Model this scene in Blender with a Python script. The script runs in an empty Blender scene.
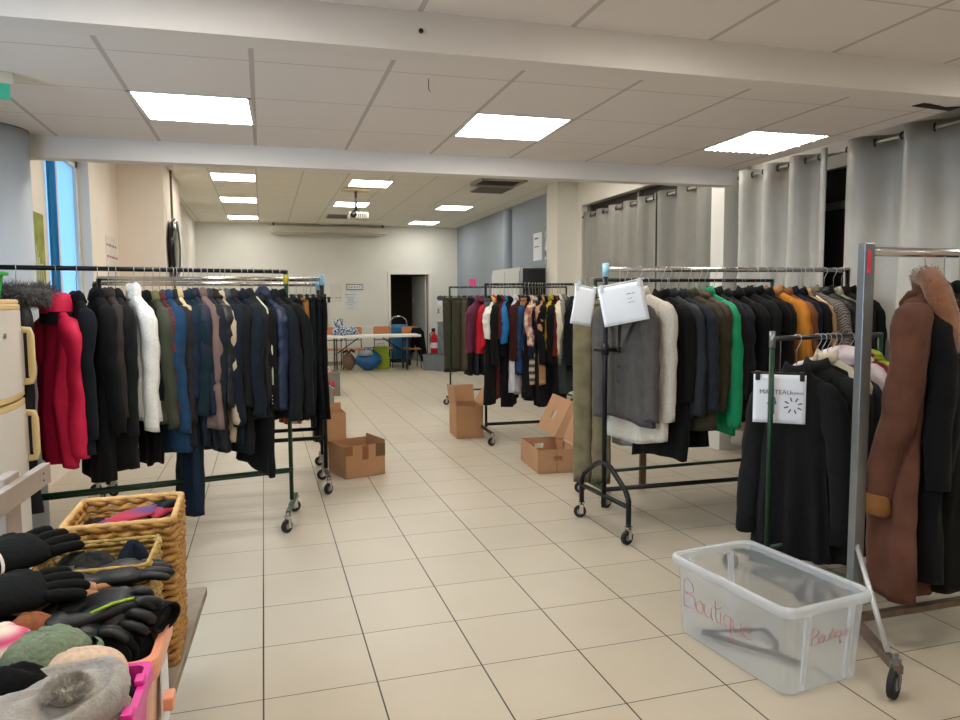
import bpy, bmesh, math, random
from mathutils import Vector, Matrix, noise
C = bpy.context.scene.collection
PI = math.pi
rnd = random.Random(7)

# ------------------------------------------------------------------ camera
cam_d = bpy.data.cameras.new('camera'); cam = bpy.data.objects.new('camera', cam_d); C.objects.link(cam)
YAW, PITCH, ROLL = 0.292355572, -0.0809299918, -0.00600056
cy_, sy_ = math.cos(YAW), math.sin(YAW)
fwd = Vector((sy_*math.cos(PITCH), cy_*math.cos(PITCH), math.sin(PITCH)))
rgt = Vector((cy_, -sy_, 0)); upv = rgt.cross(fwd)
r2 = math.cos(ROLL)*rgt + math.sin(ROLL)*upv; u2 = -math.sin(ROLL)*rgt + math.cos(ROLL)*upv
cam.matrix_world = Matrix(((r2.x, u2.x, -fwd.x, 0.0437), (r2.y, u2.y, -fwd.y, -2.8433), (r2.z, u2.z, -fwd.z, 1.558), (0, 0, 0, 1)))
cam_d.sensor_width = 36; cam_d.lens = 717.0/960*36; cam_d.clip_start = 0.05; cam_d.clip_end = 100
sc = bpy.context.scene; sc.camera = cam
sc.view_settings.view_transform = 'Standard'; sc.view_settings.look = 'None'
sc.view_settings.gamma = 1; sc.view_settings.use_curve_mapping = False
sc.view_settings.exposure = 0.0
# ------------------------------------------------------------------ world: overcast evening sky seen only through the windows
w = bpy.data.worlds.new('world'); sc.world = w; w.use_nodes = True
bg = w.node_tree.nodes['Background']; bg.inputs[0].default_value = (0.36, 0.62, 0.95, 1); bg.inputs[1].default_value = 2.3
# daylight coming in at the window opening of the left wall, beside the camera
ld = bpy.data.lights.new('window_daylight', 'AREA'); ld.shape = 'RECTANGLE'; ld.size = 1.7; ld.size_y = 1.5
ld.energy = 48; ld.spread = math.radians(115); ld.color = (0.55, 0.76, 1.0)
lo = bpy.data.objects.new('window_daylight', ld); C.objects.link(lo)
lo.location = (-2.6, -.45, 1.85); lo.rotation_euler = Vector((1.0, .75, -.55)).to_track_quat('-Z', 'Y').to_euler()
LAMP = 18.6      # strength of the ceiling lamp diffusers

# ------------------------------------------------------------------ helpers
def lin(c):
    c /= 255.0
    return c/12.92 if c <= 0.04045 else ((c+0.055)/1.055)**2.4
def rgb(c):
    if isinstance(c, str):
        c = c.lstrip('#'); c = tuple(int(c[i:i+2], 16) for i in (0, 2, 4))
    return (lin(c[0]), lin(c[1]), lin(c[2]), 1)
_mats = {}
def mat(name, color, rough=0.6, metal=0.0, spec=0.5, var=0.0, vscale=8.0, bump=0.0, bscale=60.0, sheen=0.0, trans=0.0, emit=0.0, coat=0.0):
    key = (name, str(color), rough, metal, var, vscale, bump, bscale, sheen, trans, emit)
    if key in _mats: return _mats[key]
    m = bpy.data.materials.new(name); m.use_nodes = True
    n, l = m.node_tree.nodes, m.node_tree.links
    p = n['Principled BSDF']; cc = rgb(color)
    p.inputs['Base Color'].default_value = cc; p.inputs['Roughness'].default_value = rough
    p.inputs['Metallic'].default_value = metal; p.inputs['Specular IOR Level'].default_value = spec
    if sheen: p.inputs['Sheen Weight'].default_value = sheen
    if coat: p.inputs['Coat Weight'].default_value = coat
    if trans: p.inputs['Transmission Weight'].default_value = trans
    if emit:
        p.inputs['Emission Color'].default_value = cc; p.inputs['Emission Strength'].default_value = emit
    if var or bump:
        tc = n.new('ShaderNodeTexCoord')
    if var:
        nz = n.new('ShaderNodeTexNoise'); nz.inputs['Scale'].default_value = vscale; nz.inputs['Detail'].default_value = 5
        l.new(tc.outputs['Object'], nz.inputs['Vector'])
        mr = n.new('ShaderNodeMapRange'); mr.inputs['From Min'].default_value = .3; mr.inputs['From Max'].default_value = .7
        mr.inputs['To Min'].default_value = 1-var; mr.inputs['To Max'].default_value = 1+var
        l.new(nz.outputs['Fac'], mr.inputs['Value'])
        mx = n.new('ShaderNodeMix'); mx.data_type = 'RGBA'; mx.blend_type = 'MULTIPLY'; mx.inputs['Factor'].default_value = 1
        mx.inputs['A'].default_value = cc; l.new(mr.outputs['Result'], mx.inputs['B']); l.new(mx.outputs['Result'], p.inputs['Base Color'])
    if bump:
        nb = n.new('ShaderNodeTexNoise'); nb.inputs['Scale'].default_value = bscale; nb.inputs['Detail'].default_value = 3
        l.new(tc.outputs['Object'], nb.inputs['Vector'])
        bp = n.new('ShaderNodeBump'); bp.inputs['Strength'].default_value = bump; bp.inputs['Distance'].default_value = 0.01
        l.new(nb.outputs['Fac'], bp.inputs['Height']); l.new(bp.outputs['Normal'], p.inputs['Normal'])
    _mats[key] = m
    return m

def pattern_mat(kind, c1, c2, scale=60.0):
    key = ('pat', kind, str(c1), str(c2), scale)
    if key in _mats: return _mats[key]
    m = bpy.data.materials.new('fabric_' + kind); m.use_nodes = True
    n, l = m.node_tree.nodes, m.node_tree.links; p = n['Principled BSDF']; p.inputs['Roughness'].default_value = .9
    tc = n.new('ShaderNodeTexCoord'); mx = n.new('ShaderNodeMix'); mx.data_type = 'RGBA'
    mx.inputs['A'].default_value = rgb(c1); mx.inputs['B'].default_value = rgb(c2)
    def wave(direction, s, dist=0):
        wv = n.new('ShaderNodeTexWave'); wv.bands_direction = direction; wv.inputs['Scale'].default_value = s
        wv.inputs['Distortion'].default_value = dist; l.new(tc.outputs['Object'], wv.inputs['Vector']); return wv
    if kind == 'check':
        a = wave('Z', scale); b = wave('Y', scale); mt = n.new('ShaderNodeMath'); mt.operation = 'MULTIPLY'
        l.new(a.outputs['Fac'], mt.inputs[0]); l.new(b.outputs['Fac'], mt.inputs[1]); l.new(mt.outputs[0], mx.inputs['Factor'])
    elif kind == 'stripe':
        a = wave('Z', scale); l.new(a.outputs['Fac'], mx.inputs['Factor'])
    elif kind == 'herringbone':
        a = wave('DIAGONAL', scale, 6); l.new(a.outputs['Fac'], mx.inputs['Factor'])
    else:
        v = n.new('ShaderNodeTexNoise'); v.inputs['Scale'].default_value = scale; v.inputs['Detail'].default_value = 4
        l.new(tc.outputs['Object'], v.inputs['Vector'])
        mr = n.new('ShaderNodeMapRange'); mr.inputs['From Min'].default_value = .42; mr.inputs['From Max'].default_value = .58
        l.new(v.outputs['Fac'], mr.inputs['Value']); l.new(mr.outputs['Result'], mx.inputs['Factor'])
    l.new(mx.outputs['Result'], p.inputs['Base Color'])
    _mats[key] = m
    return m

class MB:
    def __init__(s): s.v = []; s.f = []
    def add(s, vs, fs):
        o = len(s.v); s.v += [tuple(x) for x in vs]; s.f += [tuple(i+o for i in f) for f in fs]; return s
    def box(s, c, d, rz=0.0, M=None):
        hx, hy, hz = d[0]/2, d[1]/2, d[2]/2
        vs = [Vector((x, y, z)) for x in (-hx, hx) for y in (-hy, hy) for z in (-hz, hz)]
        R = M if M is not None else Matrix.Rotation(rz, 3, 'Z')
        vs = [R @ q + Vector(c) for q in vs]
        return s.add(vs, [(0, 1, 3, 2), (4, 6, 7, 5), (0, 4, 5, 1), (2, 3, 7, 6), (0, 2, 6, 4), (1, 5, 7, 3)])
    def bb(s, lo, hi):
        return s.box([(lo[i]+hi[i])/2 for i in range(3)], [hi[i]-lo[i] for i in range(3)])
    def loft(s, rings, cap0=True, cap1=True, close=True):
        n = len(rings[0]); vs = [p for r in rings for p in r]; fs = []
        for i in range(len(rings)-1):
            for j in range(n if close else n-1):
                a = i*n+j; b = i*n+(j+1) % n
                fs.append((a, b, b+n, a+n))
        if cap0: fs.append(tuple(range(n))[::-1])
        if cap1: fs.append(tuple(range((len(rings)-1)*n, len(rings)*n)))
        return s.add(vs, fs)
    def tube(s, pts, r, n=8, caps=True, flat=1.0):
        pts = [Vector(p) for p in pts]; rings = []; N = None
        for i, p in enumerate(pts):
            t = (pts[min(i+1, len(pts)-1)] - pts[max(i-1, 0)])
            if t.length < 1e-9: t = Vector((0, 0, 1))
            t.normalize()
            if N is None:
                a = Vector((0, 0, 1)) if abs(t.z) < .9 else Vector((1, 0, 0)); N = a.cross(t).normalized()
            else:
                N = (N - t*N.dot(t))
                N = N.normalized() if N.length > 1e-6 else t.orthogonal().normalized()
            B = t.cross(N); rr = r[i] if isinstance(r, (list, tuple)) else r
            rings.append([p + N*(math.cos(2*PI*k/n)*rr) + B*(math.sin(2*PI*k/n)*rr*flat) for k in range(n)])
        return s.loft(rings, caps, caps)
    def lathe(s, prof, n=24, c=(0, 0, 0), axis='Z', cap0=True, cap1=True):
        rings = []
        for r, z in prof:
            ring = []
            for k in range(n):
                a = 2*PI*k/n; x, y = r*math.cos(a), r*math.sin(a)
                if axis == 'Z': q = (x, y, z)
                elif axis == 'X': q = (z, x, y)
                else: q = (y, z, x)
                ring.append((q[0]+c[0], q[1]+c[1], q[2]+c[2]))
            rings.append(ring)
        return s.loft(rings, cap0, cap1)
    def build(s, name, m, parent=None, smooth=False, bevel=0.0, loc=None, rz=0.0):
        me = bpy.data.meshes.new(name); me.from_pydata(s.v, [], s.f); me.update()
        bm = bmesh.new(); bm.from_mesh(me); bmesh.ops.recalc_face_normals(bm, faces=bm.faces); bm.to_mesh(me); bm.free()
        if smooth:
            me.polygons.foreach_set('use_smooth', [True]*len(me.polygons))
        o = bpy.data.objects.new(name, me); C.objects.link(o)
        for q in (m if isinstance(m, list) else [m]): me.materials.append(q)
        if parent: o.parent = parent
        if loc: o.location = loc
        if rz: o.rotation_euler.z = rz
        if bevel:
            b = o.modifiers.new('bevel', 'BEVEL'); b.width = bevel; b.segments = 2; b.limit_method = 'ANGLE'
        return o
def tag(o, label=None, cat=None, group=None, kind=None):
    if label: o['label'] = label
    if cat: o['category'] = cat
    if group: o['group'] = group
    if kind: o['kind'] = kind
    return o
def thing(name, label, cat, loc=(0, 0, 0), rz=0.0, group=None):
    o = bpy.data.objects.new(name, None); o.empty_display_size = .1; C.objects.link(o)
    o.location = loc; o.rotation_euler = (0, 0, rz)
    return tag(o, label, cat, group)
def struct(name, mb, m, **k):
    return tag(mb.build(name, m, **k), kind='structure')
def copy_tree(o, parent=None):
    c = o.copy(); C.objects.link(c)
    if parent: c.parent = parent
    for ch in list(o.children): copy_tree(ch, c)
    return c
def text_mesh(name, body, size, m, parent, M, extrude=0.0006, align='CENTER', xscale=1.0, bold=0.0):
    cu = bpy.data.curves.new(name, 'FONT'); cu.body = body; cu.size = size; cu.align_x = align; cu.align_y = 'CENTER'; cu.extrude = extrude
    cu.offset = bold
    t = bpy.data.objects.new('tmp', cu); C.objects.link(t)
    dg = bpy.context.evaluated_depsgraph_get(); dg.update()
    me = bpy.data.meshes.new_from_object(t.evaluated_get(dg)); bpy.data.objects.remove(t)
    me.transform(M @ Matrix.Diagonal((xscale, 1, 1, 1))); me.materials.clear(); me.materials.append(m)
    o = bpy.data.objects.new(name, me); C.objects.link(o)
    if parent: o.parent = parent
    return o
def frame3(o, ex, ey):       # matrix that maps text x to ex, text y to ey, at o
    ex = Vector(ex).normalized(); ey = Vector(ey).normalized(); ez = ex.cross(ey)
    return Matrix(((ex.x, ey.x, ez.x, o[0]), (ex.y, ey.y, ez.y, o[1]), (ex.z, ey.z, ez.z, o[2]), (0, 0, 0, 1)))

# ------------------------------------------------------------------ shared materials
WALL = mat('wall_paint', '#e2ddd3', .75, var=.03, vscale=2, bump=.03, bscale=120)
WHITE = mat('white_paint', '#e2ded6', .6)
BEAM = mat('beam_paint', '#e4ded8', .7, var=.03, vscale=1.5, bump=.03, bscale=90)
BLUEWALL = mat('blue_grey_paint', '#8f9aa3', .6, var=.03, vscale=2)
BLACKM = mat('black_painted_steel', '#1d1f21', .35, metal=.6)
CHROME = mat('chrome_steel', '#c9c6c2', .22, metal=1.0)
STEEL = mat('grey_steel', '#8d9193', .35, metal=.8, var=.08, vscale=20)
DARKSTEEL = mat('dark_steel', '#4c4c4c', .35, metal=.8)
GREEN = mat('green_painted_steel', '#123a24', .4, metal=.2, var=.1, vscale=30)
RUBBER = mat('black_rubber', '#161616', .7)
CARD = mat('cardboard', '#b78a64', .85, var=.06, vscale=5, bump=.05, bscale=70)
CARDIN = mat('cardboard_inside', '#a87d5a', .88, var=.06, vscale=5)
PAPER = mat('white_paper', '#eef1f7', .8)
BLACKPL = mat('black_plastic', '#131315', .4)
INK = mat('dark_ink', '#22262c', .8)

def grid_mat(name, c_tile, c_line, px, py, ox, oy, wx, wy, rough, var, vscale, bump=0.0, bscale=100.0, spec=.5, skew=0.0):
    m = bpy.data.materials.new(name); m.use_nodes = True
    n, l = m.node_tree.nodes, m.node_tree.links; p = n['Principled BSDF']
    p.inputs['Roughness'].default_value = rough; p.inputs['Specular IOR Level'].default_value = spec
    tc = n.new('ShaderNodeTexCoord'); sp = n.new('ShaderNodeSeparateXYZ'); l.new(tc.outputs['Object'], sp.inputs[0])
    def M(op, a, b=None, c=None):
        k = n.new('ShaderNodeMath'); k.operation = op
        for i, q in enumerate((a, b, c)):
            if q is None: continue
            if isinstance(q, (int, float)): k.inputs[i].default_value = q
            else: l.new(q, k.inputs[i])
        return k.outputs[0]
    def line(ax, per, off, wid):
        q = M('DIVIDE', M('SUBTRACT', ax, off), per)
        return M('LESS_THAN', M('ABSOLUTE', M('SUBTRACT', q, M('ROUND', q))), wid/2/per), M('FLOOR', q)
    lx, ix = line(sp.outputs[0], px, ox, wx); ly, iy = line(M('ADD', sp.outputs[1], M('MULTIPLY', sp.outputs[0], skew)), py, oy, wy)
    mask = M('MAXIMUM', lx, ly)
    nz = n.new('ShaderNodeTexNoise'); nz.inputs['Scale'].default_value = vscale; nz.inputs['Detail'].default_value = 6
    cb = n.new('ShaderNodeCombineXYZ'); l.new(M('ADD', sp.outputs[0], M('MULTIPLY', ix, 3.7)), cb.inputs[0]); l.new(M('ADD', sp.outputs[1], M('MULTIPLY', iy, 5.3)), cb.inputs[1])
    l.new(cb.outputs[0], nz.inputs['Vector'])
    wn = n.new('ShaderNodeTexWhiteNoise'); cb2 = n.new('ShaderNodeCombineXYZ'); l.new(ix, cb2.inputs[0]); l.new(iy, cb2.inputs[1]); l.new(cb2.outputs[0], wn.inputs['Vector'])
    val = M('ADD', M('MULTIPLY', M('SUBTRACT', nz.outputs['Fac'], .5), var*3), M('MULTIPLY', M('SUBTRACT', wn.outputs['Value'], .5), var*.6))
    val = M('ADD', val, 1.0)
    mx = n.new('ShaderNodeMix'); mx.data_type = 'RGBA'; mx.blend_type = 'MULTIPLY'; mx.inputs['Factor'].default_value = 1; mx.inputs['A'].default_value = rgb(c_tile)
    l.new(val, mx.inputs['B'])
    m2 = n.new('ShaderNodeMix'); m2.data_type = 'RGBA'; l.new(mask, m2.inputs['Factor']); l.new(mx.outputs['Result'], m2.inputs['A']); m2.inputs['B'].default_value = rgb(c_line)
    l.new(m2.outputs['Result'], p.inputs['Base Color'])
    if bump:
        nb = n.new('ShaderNodeTexNoise'); nb.inputs['Scale'].default_value = bscale; l.new(tc.outputs['Object'], nb.inputs['Vector'])
        bp = n.new('ShaderNodeBump'); bp.inputs['Strength'].default_value = bump; bp.inputs['Distance'].default_value = .004
        l.new(nb.outputs['Fac'], bp.inputs['Height']); l.new(bp.outputs['Normal'], p.inputs['Normal'])
    return m
FLOOR = grid_mat('beige_floor_tiles', '#b9ad99', '#170f08', .45, .45, 0, 0, .0065, .0045, .38, .045, 3.0, bump=.04, bscale=25, spec=.45)
CEIL = grid_mat('ceiling_tiles', '#e9e1dc', '#c4bcb6', .6, .6, .025, .556, .022, .008, .9, .012, 3, bump=.12, bscale=220, spec=.2, skew=.0314)
CEILB = grid_mat('hall_ceiling_tiles', '#e2dfd3', '#b7b4aa', .66, .66, .0, .2, .014, .010, .9, .012, 3, bump=.1, bscale=200, spec=.2)

# ------------------------------------------------------------------ room shell
A_R = math.radians(-1.8)          # the beams and suspended ceiling run 1.8 degrees off the floor joints
def Rp(x, y):
    return (x, y + x*math.tan(A_R))
struct('floor', MB().bb((-2.9, -5.2, -.1), (5.4, 18.4, 0)), FLOOR)
struct('ceiling', MB().bb((-2.7, -5.2, 2.62), (3.79, 2.45, 2.72)), CEIL)
struct('ceiling_hall', MB().bb((-2.9, 2.3, 3.46), (5.4, 15.4, 3.56)), CEILB)
struct('beam_front', MB().bb((-2.7, -.155, 2.478), (4.7, -.04, 2.66)), BEAM, rz=A_R)
struct('beam_middle', MB().bb((-2.7, 2.33, 2.485), (3.64, 2.45, 3.5)), BEAM, rz=A_R)
struct('ceiling_slot', MB().bb((-2.9, -5.3, 3.3), (5.1, 2.45, 3.6)), mat('slab_paint', '#8d877f', .9))
def wall_with_hole_x(name, x0, x1, y0, y1, z1, holes, m):        # wall in a plane of constant X with rectangular holes (ya, yb, za, zb)
    mb = MB(); cur = y0
    for ya, yb, za, zb in sorted(holes):
        mb.bb((x0, cur, 0), (x1, ya, z1)); mb.bb((x0, ya, zb), (x1, yb, z1))
        if za > 0: mb.bb((x0, ya, 0), (x1, yb, za))
        cur = yb
    mb.bb((x0, cur, 0), (x1, y1, z1))
    return struct(name, mb, m)
wall_with_hole_x('wall_left', -2.4, -2.3, -5.2, 2.35, 3.4, [(-1.3, .4, .9, 2.4)], WALL)
WALLC = mat('cream_wall_paint', '#efe2d2', .75, var=.03, vscale=2)
wall_with_hole_x('wall_left_hall', -2.15, -1.75, 2.46, 7.65, 3.5, [(4.35, 6.05, .7, 3.1)], WALLC)
struct('wall_left_return', MB().bb((-2.4, 2.35, 0), (-1.75, 2.46, 3.5)), WALL)
struct('wall_left_pier', MB().bb((-1.95, 7.65, 0), (-1.19, 9.75, 3.5)), WALLC)
struct('trim_1', MB().bb((-1.19, 8.45, 0), (-1.165, 8.53, 3.46)), mat('brown_trim', '#6e6257', .6))
struct('wall_left_far', MB().bb((-1.6, 9.75, 0), (-1.42, 15.35, 3.5)), WALL)
mb = MB().bb((-1.6, 15.25, 0), (3.14, 15.4, 3.5)).bb((4.12, 15.25, 0), (5.1, 15.4, 3.5)).bb((3.14, 15.25, 2.26), (4.12, 15.4, 3.5))
WALLB = mat('hall_wall_paint', '#dddcd3', .75, var=.03, vscale=2)
struct('wall_back', mb, WALLB)
struct('wall_front', MB().bb((-2.9, -5.3, 0), (5.4, -5.2, 3.5)), WALL)
wall_with_hole_x('wall_right', 4.85, 4.95, -5.2, 3.7, 3.5, [(.2, 3.2, .9, 2.7)], WALL)
wall_with_hole_x('wall_right_hall', 4.92, 5.1, 3.7, 15.4, 3.5, [(3.9, 7.72, .9, 3.07)], mat('white_wall_paint', '#e6e1d4', .7))
struct('wall_right_painted', MB().bb((4.89, 8.3, 0), (4.92, 15.25, 3.46)), BLUEWALL)
# pier between the curtained bay and the painted wall, half round pipe casing
struct('pillar_hall', MB().bb((4.58, 7.9, 0), (4.92, 8.35, 3.46)), mat('pillar_paint', '#e8e3d5', .65))
struct('column_casing', MB().lathe([(.14, 0), (.14, 3.4)], 20, c=(4.89, 11.1, 0)), BLUEWALL, smooth=False)
struct('pillar_bay', MB().bb((4.55, 3.5, 0), (4.95, 3.72, 3.46)), WHITE)
struct('column', MB().lathe([(.25, 0), (.25, 2.62)], 48, c=(-1.56, 2.25, 0)), mat('column_paint', '#b9c2cb', .6), smooth=True)
struct('trim_2', MB().lathe([(.254, 2.611), (.254, 2.619)], 48, c=(-1.56, 2.25, 0)), mat('dark_joint', '#8b857c', .8))
struct('baseboard_back', MB().bb((-1.42, 15.235, 0), (3.08, 15.25, .1)), mat('grey_skirting', '#8b857a', .6))
struct('trim_back', MB().bb((-1.42, 15.235, .9), (3.08, 15.25, .96)), WHITE)
# dark room behind the open doorway, and the door itself
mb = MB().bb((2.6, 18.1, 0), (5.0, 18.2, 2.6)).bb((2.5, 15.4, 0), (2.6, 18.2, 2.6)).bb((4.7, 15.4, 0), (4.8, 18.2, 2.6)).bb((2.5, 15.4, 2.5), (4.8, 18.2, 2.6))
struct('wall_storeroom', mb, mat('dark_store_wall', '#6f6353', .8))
mb = MB().bb((3.07, 15.215, 0), (3.135, 15.248, 2.33)).bb((4.125, 15.215, 0), (4.19, 15.248, 2.33)).bb((3.135, 15.215, 2.265), (4.125, 15.248, 2.33))
struct('door_frame', mb, WHITE)
d = thing('door_1', 'grey door leaf standing open into the dark storeroom', 'door', (4.1, 15.4, 0), math.radians(100)); d['kind'] = 'structure'
MB().bb((0, 0, .01), (.93, .04, 2.24)).build('leaf', mat('door_paint', '#b9bab6', .5), d)
MB().tube([(.86, .04, 1.05), (.86, .09, 1.05), (.76, .09, 1.05)], .01).build('handle', CHROME, d, smooth=True)
MB().bb((.8, .04, 1.55), (.86, .05, 1.68)).build('notice', PAPER, d)
# left windows
BLUEGL = mat('frosted_blue_glass', '#a9d6ee', .5)
def translucent(name, c, mixf=.5):
    m = bpy.data.materials.new(name); m.use_nodes = True; n, l = m.node_tree.nodes, m.node_tree.links; n.clear()
    o = n.new('ShaderNodeOutputMaterial'); a = n.new('ShaderNodeBsdfTranslucent'); b = n.new('ShaderNodeBsdfDiffuse'); x = n.new('ShaderNodeMixShader')
    a.inputs[0].default_value = rgb(c); b.inputs[0].default_value = rgb(c); x.inputs[0].default_value = mixf
    l.new(b.outputs[0], x.inputs[1]); l.new(a.outputs[0], x.inputs[2]); l.new(x.outputs[0], o.inputs[0]); return m
wn = thing('window_1', 'tall frosted window glowing pale blue behind the left coat rack', 'window', (-1.90, 5.2, .7)); wn['kind'] = 'structure'
mb = MB()
for a, b in ((-.85, -.78), (.78, .85), (-.03, .03)): mb.bb((-.04, a, 0), (.04, b, 2.4))
mb.bb((-.04, -.85, 0), (.04, .85, .07)).bb((-.04, -.85, 2.33), (.04, .85, 2.4)).build('frame', WHITE, wn)
MB().bb((-.01, -.78, .07), (.01, .78, 2.33)).build('pane', translucent('frosted_pane', '#d8ecf6', .9), wn)
wn = thing('window_2', 'window in the side wall letting in cool daylight', 'window', (-2.35, -.45, .9)); wn['kind'] = 'structure'
mb = MB()
for a, b in ((-.85, -.78), (.78, .85), (-.03, .03)): mb.bb((-.04, a, 0), (.04, b, 1.5))
mb.bb((-.04, -.85, 0), (.04, .85, .07)).bb((-.04, -.85, 1.43), (.04, .85, 1.5)).build('frame', WHITE, wn)
# right windows: dark shutters behind the curtains
SHUT = mat('dark_brown_shutter', '#2a211b', .7, var=.15, vscale=6)
wn = thing('window_3', 'dark shuttered window behind the gap in the grey curtains', 'window', (4.92, 1.7, .9)); wn['kind'] = 'structure'
MB().bb((0, -1.5, 0), (.03, 1.5, 1.8)).build('shutter', SHUT, wn)
mb = MB(); mb.bb((-.05, -1.5, 0), (.0, -1.43, 1.8)); mb.bb((-.05, 1.43, 0), (0, 1.5, 1.8)); mb.bb((-.05, -1.5, 1.45), (0, 1.5, 1.51)); mb.build('frame', mat('grey_frame', '#6d6a66', .5), wn)
wn = thing('window_4', 'dark shuttered window above the grey curtains of the hall bay', 'window', (5.02, 5.81, .9)); wn['kind'] = 'structure'
MB().bb((.04, -1.92, 0), (.08, 1.92, 2.17)).build('shutter', SHUT, wn)
mb = MB(); mb.bb((.0, -1.9, 0), (.04, -1.82, 2.17)); mb.bb((.0, 1.82, 0), (.04, 1.9, 2.17))
mb.bb((-.01, .25, 0), (.04, .3, 2.17)); mb.bb((-.01, -.9, 0), (.04, -.85, 2.17)); mb.build('frame', mat('grey_frame', '#6d6a66', .5), wn)
# ------------------------------------------------------------------ lamps
DIFF = mat('lamp_diffuser', '#fffcf5', .5, emit=LAMP)
def lamp(x, y, z, s, label, rz=0.0, lou=False):
    t = thing('ceiling_lamp', label, 'lamp', (x, y, z), rz, 'square ceiling lamps')
    mb = MB(); h = s/2
    for q in ((-h, -h, h, -h+.02), (-h, h-.02, h, h), (-h, -h, -h+.02, h), (h-.02, -h, h, h)): mb.bb((q[0], q[1], -.003), (q[2], q[3], .01))
    mb.build('frame', WHITE, t)
    MB().bb((-h+.02, -h+.02, -.001), (h-.02, h-.02, .01)).build('diffuser', DIFF, t)
    if lou:
        mb = MB()
        for k in range(1, 4): mb.bb((-h+.02, -h+s*k/4-.006, -.012), (h-.02, -h+s*k/4+.006, .0))
        for k in range(1, 12): mb.bb((-h+s*k/12-.003, -h+.02, -.012), (-h+s*k/12+.003, h-.02, .0))
        mb.build('louvre', mat('louvre_metal', '#f4f0e8', .3, metal=.3), t)
    return t
for (lx, ly), lab, lv in [((-.29, 1.47), 'square ceiling lamp above the left coat rack, between the two beams', False),
                          ((1.51, 1.47), 'square ceiling lamp over the aisle, between the two beams', False),
                          ((3.31, 1.47), 'louvred square ceiling lamp close to the grey curtains', True),
                          ((1.51, -.93), 'ceiling lamp in front of the first beam, cut by the photo top edge', True),
                          ((-.29, -.93), 'square ceiling lamp near the entrance, above the bench', False),
                          ((3.31, -.93), 'square ceiling lamp near the entrance, above the steel rack', True),
                          ((-.29, -3.33), 'square ceiling lamp behind the camera, beside the window wall', False),
                          ((1.51, -3.33), 'square ceiling lamp behind the camera, in mid room', False)]:
    px, py = Rp(lx+.015, ly-.014); lamp(px, py, 2.62, .6, lab, A_R, lv)
for (lx, ly), lab in [((-.33, 8.78), 'hall ceiling lamp of the left row, nearest the middle beam'), ((-.33, 11.26), 'hall ceiling lamp of the left row, second of three'),
                      ((-.33, 14.1), 'hall ceiling lamp of the left row, nearest the end wall'), ((1.74, 8.85), 'hall ceiling lamp just before the projector'),
                      ((1.74, 11.4), 'hall ceiling lamp directly behind the projector'), ((3.8, 11.4), 'hall ceiling lamp beside the blue wall, nearer one'),
                      ((3.8, 14.25), 'hall ceiling lamp beside the blue wall, farther one'), ((-.33, 6.3), 'hall ceiling lamp hidden above the middle beam, left'),
                      ((1.74, 6.3), 'hall ceiling lamp hidden above the middle beam, centre'), ((3.8, 6.3), 'hall ceiling lamp hidden above the middle beam, right'),
                      ((-.33, 3.9), 'hall ceiling lamp just past the middle beam, over the left racks'), ((1.74, 3.9), 'hall ceiling lamp just past the middle beam, over the aisle'), ((3.8, 3.9), 'hall ceiling lamp just past the middle beam, over the right racks')]:
    lamp(lx, ly, 3.455, .66, lab)
# ------------------------------------------------------------------ garment racks
def caster(mb_parent, x, y, r=.045, yaw=0.0, top=.0, m_wheel=None, body=CHROME):
    """fork plus wheel, standing on the floor; a part of the rack with the wheel as its sub-part"""
    mb = MB()
    mb.box((0, 0, 2*r+.02), (.045, .032, .012)).box((.0, .017, 1.45*r), (.028, .004, 1.5*r)).box((0, -.017, 1.45*r), (.028, .004, 1.5*r))
    mb.lathe([(.011, 2*r+.02), (.011, max(2*r+.05, top))], 10)
    f = mb.build('caster', body, mb_parent, loc=(x, y, 0), rz=yaw)
    wb = MB().lathe([(r*.45, -.012), (r*.95, -.013), (r, -.008), (r, .008), (r*.95, .013), (r*.45, .012)], 20, c=(0, 0, 0), axis='Y')
    wo = wb.build('wheel', m_wheel or RUBBER, f, smooth=False); wo.location = (-.012, 0, r)
    hb = MB().lathe([(r*.3, -.0145), (r*.46, -.014), (r*.46, .014), (r*.3, .0145)], 14, axis='Y')
    h2 = hb.build('hub', STEEL, f, smooth=False); h2.location = (-.012, 0, r)
    return f
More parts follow.
